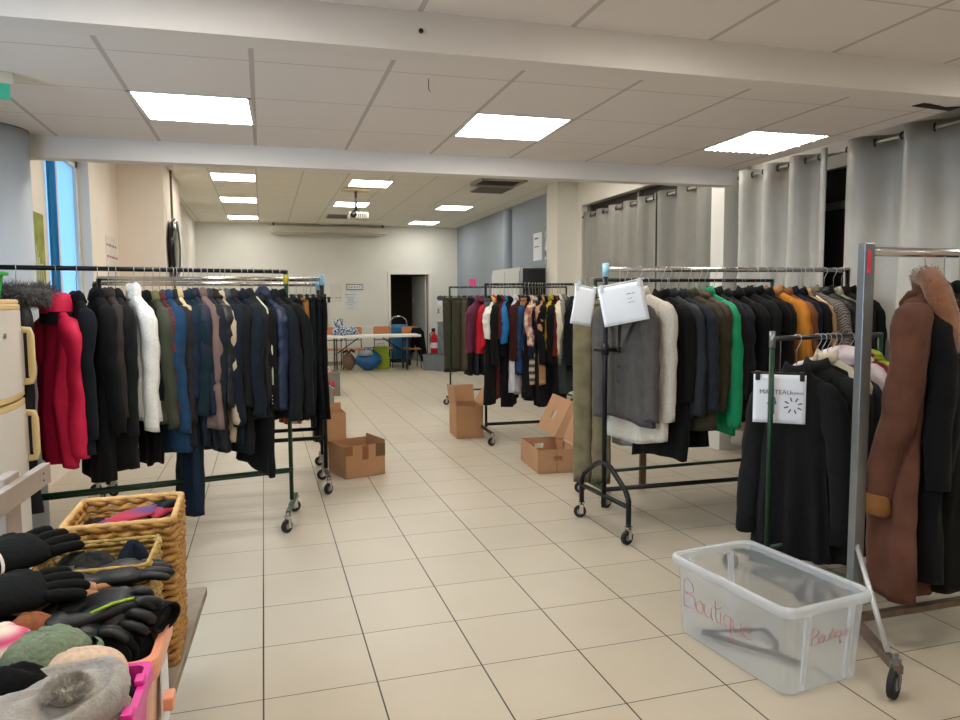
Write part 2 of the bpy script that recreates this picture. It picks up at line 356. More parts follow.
def rack(label, A, B, zA, zB, m_rail, m_post, base=.5, bar_z=(.3,), cap=None, capm=None, style='H', r=.014, post_drop=0.0, group=None, noend=(), foot=0.0, yaws=(.3, -.5, .8, .1)):
    A = Vector(A); B = Vector(B); L = (B-A).length; a = math.atan2(B.y-A.y, B.x-A.x)
    t = thing('garment_rack', label, 'clothes rack', (A.x, A.y, 0), a)
    MB().tube([(-.01, 0, zA), (L+.01, 0, zB)], r, 12).build('rail', m_rail, t, smooth=True)
    for k, (x, z) in enumerate(((0, zA), (L, zB))):
        if k in noend: continue
        mb = MB().tube([(x, 0, .16), (x, 0, z-.0)], r*1.05, 10)
        if style == 'clamp': mb.tube([(x, 0, z-.01), (x, 0, z+.045)], r*1.05, 10)
        mb.build('post', m_post, t, smooth=True)
        if style == 'A':
            pts = [(x, -base/2, .10), (x, -base/2, .28), (x, -base/2+.04, .34), (x, -base*.14, .45), (x, 0, .47), (x, base*.14, .45), (x, base/2-.04, .34), (x, base/2, .28), (x, base/2, .10)]
            MB().tube(pts, r*1.05, 10).build('bent_foot', m_post, t, smooth=True)
            MB().tube([(x, -base/2, .24), (x, base/2, .24)], r*.95, 10).build('foot_bar', m_post, t, smooth=True)
        else:
            MB().box((0, 0, .13), (.03, base, .03)).build('foot_bar', m_post, t, bevel=.004, loc=(x, 0, 0), rz=foot)
        for j, s in enumerate((-1, 1)):
            caster(t, x-s*base/2*math.sin(foot), s*base/2*math.cos(foot), yaw=yaws[(2*k+j) % 4]-a, top=.12)
    for i, bz in enumerate(bar_z):
        z0, z1 = bz if isinstance(bz, tuple) else (bz, bz)
        yy = (-1 if i % 2 else 1)*.0 if len(bar_z) == 1 else (-.03 if i else .03)
        MB().tube([(0, yy, z0), (L, yy, z1)], r*.95, 10).build('lower_bar', m_post, t, smooth=True)
    if capm:
        for k, (x, z) in enumerate(((0, zA), (L, zB))):
            if k in (cap or ()):
                MB().tube([(x, 0, z-(.085 if capm is YELT else .05)), (x, 0, z+(-.02 if capm is YELT else .04))], r*1.25, 12).build('tape_band', capm, t, smooth=True)
    return t, A, (B-A).normalized(), L, zA, zB
BLUET = mat('blue_tape', '#9ccbe6', .5); YELT = mat('yellow_tape', '#b9a62a', .6); REDT = mat('red_tape', '#c83a50', .6)
RL1 = rack('black garment rack with a yellow taped joint, in front of the left wall', (-1.40, 1.80), (.2, 2.36), 1.768, 1.775, BLACKM, GREEN, .5, ((.42, .36), (.45, .385)), (1,), YELT, foot=-.485)
RL2 = rack('chrome garment rack directly behind the left black rack', (-1.15, 3.25), (.515, 3.28), 1.752, 1.752, CHROME, BLACKM, .5, (.42,), (1,), BLUET, r=.018)
RL3 = rack('chrome garment rack standing last in the left block of racks', (-1.3, 3.85), (.53, 3.85), 1.73, 1.723, CHROME, BLACKM, .5, (.40,), (1,), BLUET, r=.018)
RM0 = rack('dark garment rack farthest down the aisle with olive trousers at its end', (2.67, 7.41), (4.5, 7.35), 1.775, 1.775, DARKSTEEL, GREEN, .5, (.25,))
RM1 = rack('black garment rack of colourful clothes in mid hall', (2.40, 4.76), (3.50, 4.70), 1.75, 1.75, BLACKM, BLACKM, .55, (.18, .2), (1,), BLUET)
RR2 = rack('green posted rack behind the right rack, holding the long khaki trousers', (2.49, 2.2), (4.12, 2.22), 1.72, 1.72, BLACKM, GREEN, .45, (.22,))
RR1 = rack('right garment rack with bent black feet and a blue taped post', (2.225, 1.50), (4.34, 1.64), 1.768, 1.785, CHROME, BLACKM, .62, ((.28, .22),), (0,), BLUET, style='A', r=.017)
RF1 = rack('low rack on a green post, behind the clear tub', (2.655, .385), (3.5, .50), 1.352, 1.352, DARKSTEEL, GREEN, .5, (.2,), (0,), STEEL, r=.0135)
# the clamp of the right rack post
MB().tube([(-.075, 0, 1.235), (.075, 0, 1.235)], .014, 10).tube([(.075, 0, 1.235), (.1, 0, 1.235)], .02, 10).tube([(0, 0, 1.2), (0, 0, 1.27)], .026, 12).build('clamp', BLACKM, RR1[0], smooth=True, rz=-.5)
# the heavy steel rack of the near right
t = thing('garment_rack', 'tall square steel rack with a red taped post, nearest the camera', 'clothes rack', (2.55, -.33, 0), 0)
MB().box((0, 0, .96), (.055, .04, 1.68)).build('post', STEEL, t, bevel=.003)
MB().box((2.3, 0, .96), (.055, .04, 1.68)).build('post', STEEL, t, bevel=.003)
MB().box((-.006, -.0205, 1.72), (.02, .003, .1)).build('tape_band', REDT, t)
MB().tube([(0, 0, 1.765), (2.3, 0, 1.765)], .02, 14).build('rail', CHROME, t, smooth=True)
for x in (0, 2.3):
    ft = MB().box((0, 0, 0), (.035, .92, .035)).build('foot_bar', mat('worn_steel', '#7b6a5c', .5, metal=.6, var=.2, vscale=25), t, bevel=.003, loc=(x, .0, .125), rz=-.42)
    for s in (-1, 1):
        dx, dy = math.sin(.42)*s, math.cos(.42)*s
        if s < 0: MB().tube([(x, 0, .48), (x+dx*.36, dy*.36, .145)], .012, 8).build('strut', mat('light_steel', '#bdbfbf', .35, metal=.5), t, smooth=True)
        caster(t, x+dx*.43, dy*.43, r=.062, yaw=.5, top=.13, body=STEEL)
MB().box((1.15, -.0, .125), (2.3, .035, .03)).build('lower_bar', mat('worn_steel', '#7b6a5c', .5, metal=.6, var=.2, vscale=25), t)
RF2 = (t, Vector((2.55, -.33)), Vector((1, 0)), 2.3, 1.765, 1.765)
BASES = {'RL1': RL1, 'RL2': RL2, 'RL3': RL3, 'RM0': RM0, 'RM1': RM1, 'RR1': RR1, 'RR2': RR2, 'RF1': RF1, 'RF2': RF2}

# ------------------------------------------------------------------ clothes
WIRE = mat('hanger_wire', '#b9b9b8', .3, metal=.9)
HANGER_LABEL = {
 'RL1': 'coat hanger hooked over the rail of the black left rack', 'RL2': 'clip hanger on the chrome rail behind the left black rack',
 'RL3': 'clip hanger on the last chrome rail of the left racks', 'RM0': 'coat hanger on the farthest dark rack down the aisle',
 'RM1': 'coat hanger on the rail of the colourful mid hall rack', 'RR1': 'coat hanger on the rail of the right blue taped rack',
 'RR2': 'coat hanger on the rail behind the right blue taped rack', 'RF1': 'coat hanger on the low green posted rack',
 'RF2': 'coat hanger on the tall near steel rack'}
_hang = {}
def hanger(rk, loc, rot, clip=False, drop=0.0, span=.19):
    key = (clip, round(drop, 3), span)
    if key not in _hang:
        o = thing('clothes_hanger', HANGER_LABEL[rk], 'hanger')
        pts = [(0, .0, -.014)]
        rr = .021
        for k in range(9):
            a = math.radians(-20 + k*25); pts.append((0, rr*math.cos(a), rr*math.sin(a)-.003))
        pts = [(0, rr*.9, -.012)] + pts[1:]
        pts += [(0, -rr*1.0, -.02), (0, -.006, -.05), (0, 0, -.06), (0, 0, -.135-drop if clip else -.175-drop)]
        MB().tube(pts, .0022, 6).build('hook', WIRE, o, smooth=True)
        if clip:
            MB().tube([(0, -span, -.135-drop), (0, span, -.135-drop)], .005, 8).build('bar', BLACKPL, o, smooth=True)
            for s in (-1, 1): MB().box((0, s*span*.86, -.147-drop), (.022, .022, .05)).build('clip', BLACKPL, o, bevel=.003)
        else:
            MB().tube([(0, -span*.85, -.275-drop), (0, -span*.45, -.222-drop), (0, 0, -.175-drop), (0, span*.45, -.222-drop), (0, span*.85, -.275-drop)], .008, 8).build('shoulder_bar', BLACKPL, o, smooth=True)
        _hang[key] = o; r = o
    else:
        r = copy_tree(_hang[key])
    r.location = loc; r.rotation_euler.z = rot; r['label'] = HANGER_LABEL[rk]; r['group'] = 'hangers of one rack: ' + HANGER_LABEL[rk].split(' on ')[-1].split(' over ')[-1]
    return r

def sgnpow(v, e): return math.copysign(abs(v)**e, v)
def body_rings(L, hw, hd, flare, R, kind, folds, n=44, neck=.052, hemwave=.02, top=-.15):
    prof = [(top, neck, .030), (top-.012, neck+.02, .036), (top-.030, hw*.50, .042), (top-.052, hw*.74, .046), (top-.078, hw*.92, .05), (top-.115, hw*1.0, .054), (top-.16, hw*1.0, .057)]
    zs = top-.16; nst = max(8, int((L+zs)/.032))
    for i in range(1, nst+1):
        f = i/nst; z = zs - (L+zs)*f
        waist = 1-.06*math.sin(min(1, f*1.6)*PI) if kind != 'puffer' else 1
        prof.append((z, hw*waist*(1+(flare-1)*f), hd*(1+.25*f)))
    p1, p2, p3 = R.uniform(0, 6), R.uniform(0, 6), R.uniform(0, 6); k1 = R.choice((3, 4, 5)); k2 = R.choice((2, 3)); off = R.uniform(0, 99)
    lean = R.uniform(-.035, .035); bow = R.uniform(-.02, .02); hang = R.uniform(-.045, .045); rings = []
    for i, (z, w, d) in enumerate(prof):
        f = max(0, (top-.10-z)/(L+top-.10)) if z < top-.10 else 0
        d = d*hd/.058 if i <= 6 else d
        ring = []
        for j in range(n):
            a = 2*PI*j/n; cy, cx = math.cos(a), math.sin(a)
            y = w*sgnpow(cy, .85); x = d*sgnpow(cx, .75)
            if kind == 'puffer' and i > 3:
                q = abs(math.sin((z-top)*PI/.085)); x *= .78+.36*q; y *= .95+.07*q
            g1 = min(1, f*1.5)
            fold = folds*g1*(math.sin(k1*y/w*1.5+p1+1.5*z) + .7*math.sin(k2*y/w*3.4+p2-2*z))
            x += fold + folds*.5*g1*math.sin(7*a+p3+z) + lean*f + bow*math.sin(f*PI)
            x += (.013*noise.noise(Vector((y*7+off, z*2.2, cx+off))) + .009*noise.noise(Vector((y*16+off, z*9+off, cx*2))))*min(1, i/5)
            y += (.009*noise.noise(Vector((off+3, z*3.5, cy*1.5))))*min(1, i/6) + .02*f*math.sin(p2+2*z)
            zz = z + hang*(y/hw)*f*.5 + (hemwave*math.sin(2.4*y/w+p3)*max(0, f-.6)/.4)
            ring.append((x, y, zz))
        rings.append(ring)
    last = rings[-1]; mx_ = sum(q[0] for q in last)/n
    rings.append([(mx_+(x-mx_)*.8, y*.97, z+.004) for x, y, z in last]); rings.append([(mx_+(x-mx_)*.5, y*.93, z+.10) for x, y, z in last])
    return rings
def sleeve_mb(s, L, hw, R, kind, wid=.058, dep=.047, splay=.03, xo=0.0, top=-.15):
    rings = []; n = 18; nst = 22; ph = R.uniform(0, 6); fx = R.uniform(-.03, .03)+xo; el = R.uniform(.3, .55); bend = R.uniform(-.028, .028); off = R.uniform(0, 99); sp = splay+R.uniform(-.012, .03)
    pr = [(-.060, -.060, .35), (-.070, -.040, .66), (-.092, -.024, .92), (-.125, -.012, 1.04)]
    for dz, dy, k in pr:
        rings.append([((dep*k)*math.sin(2*PI*j/n), s*(hw+dy) + wid*k*.85*math.cos(2*PI*j/n), top+dz) for j in range(n)])
    z0 = top-.125
    for i in range(1, nst+1):
        f = i/nst; z = z0 - L*f
        yc = s*(hw-.008 + sp*(f**.8)*(1-.4*f)); xc = fx*f + bend*math.sin(min(1, f/el/2)*PI) + .008*noise.noise(Vector((off, f*4, 0)))
        tw = wid*(1.06-.30*f); td = dep*(1.06-.26*f)
        if kind == 'puffer':
            q = abs(math.sin(f*L*PI/.085)); tw *= .88+.16*q; td *= .82+.28*q
        ring = []
        for j in range(n):
            a = 2*PI*j/n
            wr = 1+.08*math.sin(f*24+2*a+ph)*math.exp(-((f-el)/.22)**2)+.05*math.sin(f*44+a*2+ph)*max(0, f-.7)/.3+.12*noise.noise(Vector((off+math.cos(a), math.sin(a), f*5)))
            ring.append((xc+td*wr*sgnpow(math.sin(a), .85), yc+tw*wr*sgnpow(math.cos(a), .9), z+.008*math.sin(a+ph)*(i == nst)))
        rings.append(ring)
    last = rings[-1]
    cx = sum(p[0] for p in last)/n; cy = sum(p[1] for p in last)/n
    for k, dz in ((.8, .002), (.7, .05)): rings.append([(cx+(x-cx)*k, cy+(y-cy)*k, z+dz) for x, y, z in last])
    return MB().loft(rings, True, True)
NS = 4+22
def collar_mb(top, h=.03, r=(.036, .054), roll=True, gap=True):
    rings = []; n = 22
    prof = [(.80, -.03), (.88, .01), (.92, h), (1.10, h+.004), (1.28, h*.4), (1.48, -.022), (1.3, -.03)] if roll else [(.9, -.03), (.98, .01), (1.0, h), (1.09, h+.005), (1.16, h*.5), (1.25, -.02)]
    for k, z in prof:
        rings.append([(r[0]*k*math.sin(2*PI*j/n)*(1+.08*math.sin(3*2*PI*j/n)), r[1]*k*math.cos(2*PI*j/n), top+z+.010*math.cos(2*PI*j/n*2)-.02*max(0, math.sin(2*PI*j/n))*(z > 0)) for j in range(n)])
    return MB().loft(rings, False, False)
def fur_mb(center, axes, n=1400, ln=.035, R=None, sector=None, tube=None):
    """a ring of short hair: thin blades standing out of a torus"""
    mb = MB(); R = R or rnd
    a, b, tr = axes
    for i in range(n):
        u = R.uniform(0, 2*PI) if sector is None else R.uniform(*sector)
        v = R.uniform(0, 2*PI)
        cx, cy = a*math.cos(u), b*math.sin(u); nx, ny = math.cos(u), math.sin(u)
        p = Vector((cx+nx*tr*math.cos(v), cy+ny*tr*math.cos(v), tr*math.sin(v)*1.0))
        nrm = Vector((nx*math.cos(v), ny*math.cos(v), math.sin(v))) + Vector((R.uniform(-.6, .6), R.uniform(-.6, .6), R.uniform(-.9, .2)))
        nrm.normalize(); t = nrm.orthogonal().normalized()*.0035
        q = Vector(center)+p
        mb.add([q-t, q+t, q+nrm*ln*R.uniform(.6, 1.2)], [(0, 1, 2)])
    # the core under the hair
    rings = []
    for i in range(28):
        u = 2*PI*i/28 if sector is None else sector[0]+(sector[1]-sector[0])*i/27
        c0 = Vector((a*math.cos(u), b*math.sin(u), 0)); nn = Vector((math.cos(u), math.sin(u), 0))
        rings.append([tuple(Vector(center)+c0+nn*(tr*math.cos(2*PI*k/10))+Vector((0, 0, tr*math.sin(2*PI*k/10)))) for k in range(10)])
    if sector is None: rings.append(rings[0])
    mb.loft(rings, sector is not None, sector is not None)
    return mb
def fabm(c, pat='plain', c2=None, sc_=60):
    v = [int(c[i:i+2], 16) for i in (1, 3, 5)]
    if max(v) < 80: c = '#%02x%02x%02x' % tuple(int(q*.80) for q in v)        # dark cloth
    if pat == 'plain': return mat('fabric', c, .95, var=.12, vscale=18, bump=.25, bscale=140, spec=.18, sheen=.03)
    if pat == 'smooth': return mat('smooth_fabric', c, .62, var=.08, vscale=14, bump=.15, bscale=60, spec=.3)
    if pat == 'shiny': return mat('shiny_fabric', c, .45, var=.1, vscale=14, bump=.5, bscale=40, spec=.4)
    if pat == 'suede': return mat('suede', c, .95, var=.22, vscale=9, bump=.2, bscale=60, sheen=.05, spec=.12)
    if pat == 'fleece': return mat('fleece', c, .97, var=.12, vscale=90, bump=.3, bscale=70, sheen=.05, spec=.1)
    if pat == 'denim': return mat('denim', c, .9, var=.22, vscale=25, bump=.25, bscale=180, spec=.2)
    return pattern_mat(pat, c, c2, sc_)
def garment(rk, s, rot, kind, L, c, label, cat='coat', pat='plain', c2=None, psc=60, hw=.20, hd=.036, flare=1.12, sl=.56, splay=.025, folds=.013, collar='fold', cc=None, name=None,
            extra=None, drop=0.0, hang=True, wid=.064, dep=.046, cuff=None, lining=None, clip=False, sxo=(0, 0), seed=None):
    t0, A, D, LL, zA, zB = BASES[rk]
    p = A + D*s; z = zA+(zB-zA)*s/LL; base = math.atan2(D.y, D.x)
    th = base + math.radians(rot)
    R = random.Random(seed if seed is not None else int(s*1000)+len(kind)*77+ord(rk[1])*13+ord(rk[2]))
    nm = name or {'coat': 'coat', 'puffer': 'padded_jacket', 'shirt': 'shirt', 'trousers': 'trousers', 'top': 'blouse', 'dress': 'dress'}[kind]
    loc = (p.x, p.y, z)
    o = thing(nm, label, cat, loc, th)
    m = fabm(c, pat, c2, psc); mc = fabm(cc) if cc else m
    hw *= R.uniform(.95, 1.05)
    top = -.15-drop + (0 if kind == 'trousers' else -R.uniform(0, .025))
    if kind == 'trousers':
        w = hw
        mb = MB(); rings = []
        n = 28; ph = R.uniform(0, 6)
        MB().loft([[(hd*.9*math.sin(2*PI*j/n), w*sgnpow(math.cos(2*PI*j/n), .8), zz) for j in range(n)] for zz in (top-.0, top-.045)]).build('waistband', m, o, smooth=True)
        for sgn in (-1, 1):
            rings = []; N = 18
            for i in range(N+1):
                f = i/N; zz = top-.04-(L+top-.04)*f
                yc = sgn*w*(.5-.03*f)+R.uniform(-.002, .002); ww = w*(.5+.02*f)*(1-.16*f*(1-.4*f)); dd = hd*(1-.2*f)
                xx = .016*math.sin(4*f+ph+sgn)*f
                rings.append([(xx+dd*(1+.12*math.sin(7*f*3+j))*math.sin(2*PI*j/14), yc+ww*sgnpow(math.cos(2*PI*j/14), .85), zz) for j in range(14)])
            last = rings[-1]; rings.append([(x*.7+0, y, z_+.05) for x, y, z_ in last])
            MB().loft(rings, True, True).build('leg', m, o, smooth=True)
    else:
        MB().loft(body_rings(L, hw, hd, flare, R, kind, folds, top=top), False, True).build('body', m, o, smooth=True)
        if sl:
            for i, sg in enumerate((-1, 1)):
                sm_ = sleeve_mb(sg, sl, hw, R, kind, wid, dep, splay, sxo[i], top)
                so = sm_.build('sleeve', m, o, smooth=True)
                if cuff:
                    last = sm_.v[18*(NS-1):18*NS]; cxm = sum(v[0] for v in last)/18; cym = sum(v[1] for v in last)/18
                    MB().loft([[(cxm+(x-cxm)*k, cym+(y-cym)*k, z_+dz) for x, y, z_ in last] for k, dz in ((1.0, .085), (1.09, .08), (1.12, .0), (1.0, -.012), (.8, .0))], False, False).build('cuff', fabm(cuff), so, smooth=True)
        if collar == 'fold': collar_mb(top).build('collar', mc, o, smooth=True)
        elif collar == 'stand': collar_mb(top, .06, roll=False).build('collar', mc, o, smooth=True)
        elif collar == 'lapel':
            collar_mb(top, .05).build('collar', mc, o, smooth=True)
    if extra: extra(o, top, m, R)
    if hang: hanger(rk, loc, th, clip or kind == 'trousers', drop, .19 if hw > .17 else .13)
    return o
def fold_shape(mb, pts, th=.004):      # a thin folded panel given as a polygon in 3-D with thickness along its normal
    vs = [Vector(p) for p in pts]; n = (vs[1]-vs[0]).cross(vs[2]-vs[0]).normalized()*th/2
    k = len(vs); return mb.add([v+n for v in vs]+[v-n for v in vs], [tuple(range(k)), tuple(range(k, 2*k))[::-1]]+[(i, (i+1) % k, (i+1) % k+k, i+k) for i in range(k)])
def lapels(front, hd, colour=None, buttons=True, Lb=.5):
    def fn(o, top, m, R):
        x = front*(hd+.014)
        for s in (-1, 1):
            mb = MB(); fold_shape(mb, [(front*.045, s*.045, top+.0), (front*.05, s*.085, top-.06), (x+front*.012, s*.10, top-.16), (x+front*.02, s*.008, top-.36), (x+front*.014, s*.015, top-.14), (front*.048, s*.03, top-.02)], .006)
            mb.build('lapel', fabm(colour) if colour else m, o)
        if buttons:
            for k in range(3):
                MB().lathe([(.011, -.002), (.011, .003)], 12, c=(.012, 0, 0), axis='X').build('button', BLACKPL, o, loc=(x-front*.0 + front*.006-.012, .012, top-.38-.1*k))
    return fn
def zip_line(front, hd, colour, Lz):
    def fn(o, top, m, R):
        mb = MB(); mb.tube([(front*(hd+.006), .0, top-.04), (front*(hd+.022), 0, top-.15), (front*(hd+.022), 0, -Lz+.03)], .006, 6)
        mb.build('zip', mat('zip_tape', colour, .5), o, smooth=True)
    return fn
def stripe_edge(colour, s=-1, hw=.2, Ls=.5):
    def fn(o, top, m, R):
        MB().tube([(0.02, s*hw*.5, top-.02), (.03, s*(hw+.02), top-.10), (.04, s*(hw+.05), top-.35), (.04, s*(hw+.05), top-.1-Ls)], .006, 6).build('piping', mat('piping', colour, .7), o, smooth=True)
    return fn
def hood(colour=None, fur=None, sz=(.085, .10, .10), off=(0, 0, .0), n=1500, ln=.035):
    def fn(o, top, m, R):
        rings = []; nn = 22; oo = R.uniform(0, 50)
        for i in range(12):
            f = i/11; rr = (1.0+.12*math.sin(f*PI))*(1-f**2.2)**.6 if f < 1 else .02
            rings.append([(off[0]+sz[0]*rr*math.sin(2*PI*j/nn)*(1+.25*noise.noise(Vector((math.cos(2*PI*j/nn)*1.5+oo, math.sin(2*PI*j/nn)*1.5, f*3)))), off[1]+sz[1]*rr*math.cos(2*PI*j/nn)*(1+.25*noise.noise(Vector((math.cos(2*PI*j/nn)*1.5, oo+math.sin(2*PI*j/nn)*1.5, f*3)))), top-.05+off[2]+sz[2]*1.15*f) for j in range(nn)])
        h = MB().loft(rings, True, True).build('hood', fabm(colour) if colour else m, o, smooth=True)
        if fur:
            fur_mb((off[0], off[1], top-.005+off[2]), (sz[0]*1.15, sz[1]*1.25, .042), n, ln, R).build('fur_trim', fur, h)
    return fn
FUR_GREY = mat('grey_black_fur', '#3c3a3d', .8, var=.6, vscale=22, sheen=.3)
FUR_BROWN = mat('brown_fur', '#74482a', .85, var=.25, vscale=25, sheen=.3)
FUR_BLACK = mat('black_fur', '#17161a', .85, var=.3, vscale=30)
g = garment
LB = 'on the black left rack'
# ---- front left rack, from the fridge to the aisle
g('RL1', 0.11, 2, 'coat', 1.38, '#17181c', 'long black parka with a grey fur hood, beside the fridge', pat='smooth', hw=.24, hd=.05, sl=.75, drop=.0, collar=None, extra=hood('#17181c', FUR_GREY, (.12, .15, .05), n=2600, ln=.05), name='parka')
g('RL1', 0.3, 15, 'coat', 1.15, '#cc1c48', 'crimson ski jacket with a black collar band ' + LB, pat='smooth', hw=.19, hd=.045, sl=.74, drop=.06, wid=.085, dep=.06, collar=None, splay=.02, name='ski_jacket',
  extra=lambda o, top, m, R: (MB().loft([[(k*.07*math.sin(2*PI*j/20), k*.085*math.cos(2*PI*j/20), top+z) for j in range(20)] for k, z in ((1.25, -.10), (1.2, -.03))], False, False).build('neck_band', fabm('#14161c'), o, smooth=True),
                              MB().loft([[(k*.075*math.sin(2*PI*j/20), k*.085*math.cos(2*PI*j/20), top+z) for j in range(20)] for k, z in ((1.15, -.04), (1.2, .03), (1.0, .07), (.7, .08))], False, True).build('collar', m, o, smooth=True)), cat='jacket')
g('RL1', 0.41, 7, 'coat', 1.08, '#1b2029', 'dark navy jacket with pale snaps, right of the crimson jacket', sl=.7, cat='jacket', name='jacket',
  extra=lambda o, top, m, R: [MB().lathe([(.009, -.002), (.009, .003)], 10, axis='X').build('snap', CHROME, o, loc=(.045, -.15+.05*k, top-.16-.03*k), smooth=False) for k in range(3)])
g('RL1', 0.52, 6, 'coat', 1.26, '#191a1d', 'long black wool coat between the crimson jacket and the white fleece', sl=.68, hd=.045)
g('RL1', 0.58, 7, 'coat', 1.0, '#4a423e', 'taupe brown jacket squeezed between two long black coats', sl=.6, cat='jacket', name='jacket')
g('RL1', 0.62, 6, 'coat', 1.22, '#212224', 'charcoal wool coat just left of the white fleece', sl=.72, hd=.045, splay=.02)
g('RL1', 0.72, 8, 'coat', .91, '#e7e6e2', 'white fleece jacket ' + LB, pat='fleece', sl=.70, hd=.055, collar='stand', cat='jacket', name='fleece_jacket', wid=.062, dep=.05, splay=.0)
g('RL1', 0.78, 7, 'coat', 1.22, '#131417', 'black quilted coat mostly hidden behind the white fleece', sl=.5, hw=.15)
g('RL1', 0.83, 7, 'coat', .95, '#4b4f3d', 'olive green jacket right of the white fleece', sl=.68, cat='jacket', name='jacket', pat='smooth', cc='#6b6a49')
g('RL1', 0.87, 6, 'shirt', .92, '#5e2826', 'red plaid shirt between olive jacket and steel blue overcoat', pat='check', c2='#2b2624', psc=13, sl=.58, hd=.028)
g('RL1', 0.95, 7, 'coat', 1.14, '#343332', 'grey brown overcoat right of the steel blue one ' + LB, sl=.66, hd=.04, name='overcoat')
g('RL1', 0.91, 6, 'coat', 1.15, '#22405f', 'steel blue overcoat pressed against the grey brown one', sl=.72, hd=.036, name='overcoat')
g('RL1', 0.97, 6, 'coat', .9, '#c9b48a', 'cream jacket showing only its collar ' + LB, sl=.5, cat='jacket', name='jacket', hw=.17)
g('RL1', 1.01, 3, 'dress', 1.56, '#1e3046', 'very long dark blue overall hanging nearly to the floor', pat='denim', sl=.5, cat='overall', name='overall', hw=.19, flare=1.25)
g('RL1', 1.04, 6, 'coat', 1.12, '#1c333c', 'dark teal blazer ' + LB, sl=.62, cat='jacket', name='blazer')
g('RL1', 1.07, 4, 'coat', 1.1, '#1e2a42', 'navy blazer right of the dark teal blazer', sl=.64, cat='jacket', name='blazer', pat='smooth')
g('RL1', 1.12, 5, 'coat', 1.0, '#75605a', 'brown suede jacket with a flared hem ' + LB, pat='suede', sl=.5, cat='jacket', name='suede_jacket', flare=1.5)
g('RL1', 1.16, 2, 'coat', 1.14, '#272e36', 'slate grey coat right of the brown suede jacket', sl=.74, hd=.042, cc='#46484c')
g('RL1', 1.2, 5, 'puffer', 1.18, '#15161a', 'black quilted jacket left of the sand jacket', pat='shiny', sl=.6, hd=.04, cat='jacket', extra=hood('#2a2522', None, (.06, .08, .08)), collar=None)
g('RL1', 1.24, 3, 'coat', 1.09, '#b8a488', 'sand beige coat hanging among navy coats ' + LB, sl=.7, hd=.032, name='coat')
g('RL1', 1.27, 6, 'coat', 1.14, '#1c2533', 'navy coat right of the sand beige coat', sl=.72, hd=.04, cc='#4c5052')
g('RL1', 1.31, 9, 'coat', 1.2, '#1f2021', 'charcoal coat behind the navy jackets, grey hem showing', sl=.6, hd=.04, cc='#3c3c3b')
g('RL1', 1.38, 11, 'coat', 1.0, '#1d2733', 'slate navy blazer with cuff buttons and wide sleeve ' + LB, sl=.66, cat='jacket', name='blazer', hd=.04, wid=.068, splay=.07,
  extra=lambda o, top, m, R: [MB().lathe([(.007, -.002), (.007, .004)], 10, axis='X').build('cuff_button', CHROME, o, loc=(.052, -.265, top-.66-.025*k)) for k in range(3)])
g('RL1', 1.42, 8, 'coat', .90, '#2c2d2d', 'dark grey jacket with pale green piping ' + LB, sl=.6, cat='jacket', name='jacket', extra=stripe_edge('#c9cdb0'))
g('RL1', 1.46, 13, 'coat', 1.33, '#161616', 'long black coat with a fur collar ' + LB, sl=.62, flare=1.2, extra=lambda o, top, m, R: fur_mb((0, 0, top-.02), (.05, .075, .03), 700, .025, R).build('fur_collar', FUR_BLACK, o), collar=None)
g('RL1', 1.53, 16, 'puffer', .97, '#1d2a4a', 'shiny navy padded coat with a tall hood ' + LB, pat='shiny', sl=.64, hd=.045, cat='jacket', extra=hood(None, None, (.045, .085, .115)), collar=None)
g('RL1', 1.59, 14, 'coat', 1.03, '#1d2126', 'dark charcoal coat with broad sleeve right of the shiny navy coat', sl=.72, splay=.09, wid=.07, hd=.042)
g('RL1', 1.64, 18, 'coat', 1.02, '#17181a', 'black coat last on the left rack, by the yellow tape', sl=.7, splay=.08)
# ---- trousers on the two chrome racks behind
for s, c, pat, lab in [(1.40, '#1a1b1e', 'plain', 'black trousers on the chrome rack, behind the navy hood'), (1.46, '#2a2c30', 'plain', 'dark grey trousers on the chrome rack, left of the camel ones'),
                  (1.52, '#b07a42', 'suede', 'camel brown trousers on the chrome rack of trousers'), (1.57, '#1c2633', 'denim', 'dark blue jeans right of the camel trousers'),
                  (1.62, '#202227', 'plain', 'charcoal trousers on the chrome rack, one before its end post'), (1.665, '#16171a', 'plain', 'black trousers against the end post of the chrome rack')]:
    g('RL2', s, 6, 'trousers', 1.16, c, lab, 'trousers', pat, hw=.125, hd=.026)
for s, c, lab, L in [(1.50, '#7c2e26', 'rust red trousers on the last left rack, hem showing low', 1.25), (1.56, '#d9d3c9', 'off white trousers on the last left rack, hem showing low', 1.25),
                  (1.62, '#a8703a', 'ochre trousers on the last left rack, hem showing low', 1.25), (1.72, '#26282b', 'dark charcoal trousers third from the aisle end of the last left rack', 1.2),
                  (1.76, '#2d2f32', 'charcoal trousers second from the aisle end of the last left rack', 1.3), (1.80, '#232528', 'long dark grey trousers at the aisle end of the left racks', 1.45)]:
    g('RL3', s, 8, 'trousers', L, c, lab, 'trousers', hw=.15 if s > 1.7 else .12, hd=.028)
# ---- farthest dark rack
for i, (s, k, L, c, lab, kw) in enumerate([
    (.03, 'trousers', 1.24, '#4a4637', 'olive trousers first on the farthest dark rack', dict(hw=.15, hd=.045)), (.13, 'trousers', 1.24, '#504c3b', 'khaki olive trousers second on the farthest dark rack', dict(hw=.15, hd=.045)),
    (.27, 'trousers', 1.3, '#1a1b1e', 'black trousers right of the olive ones on the farthest rack', dict(hw=.18)), (.36, 'trousers', 1.3, '#2f3238', 'dark grey trousers in the middle of the farthest rack', dict(hw=.18)),
    (.46, 'trousers', 1.3, '#202227', 'charcoal trousers behind the plum blouse', dict(hw=.18)), (.56, 'trousers', 1.3, '#16161a', 'black trousers farthest along the farthest rack', dict(hw=.18))]):
    g('RM0', s, 55 if s < .2 else 8, k, L, c, lab, 'trousers', **kw)
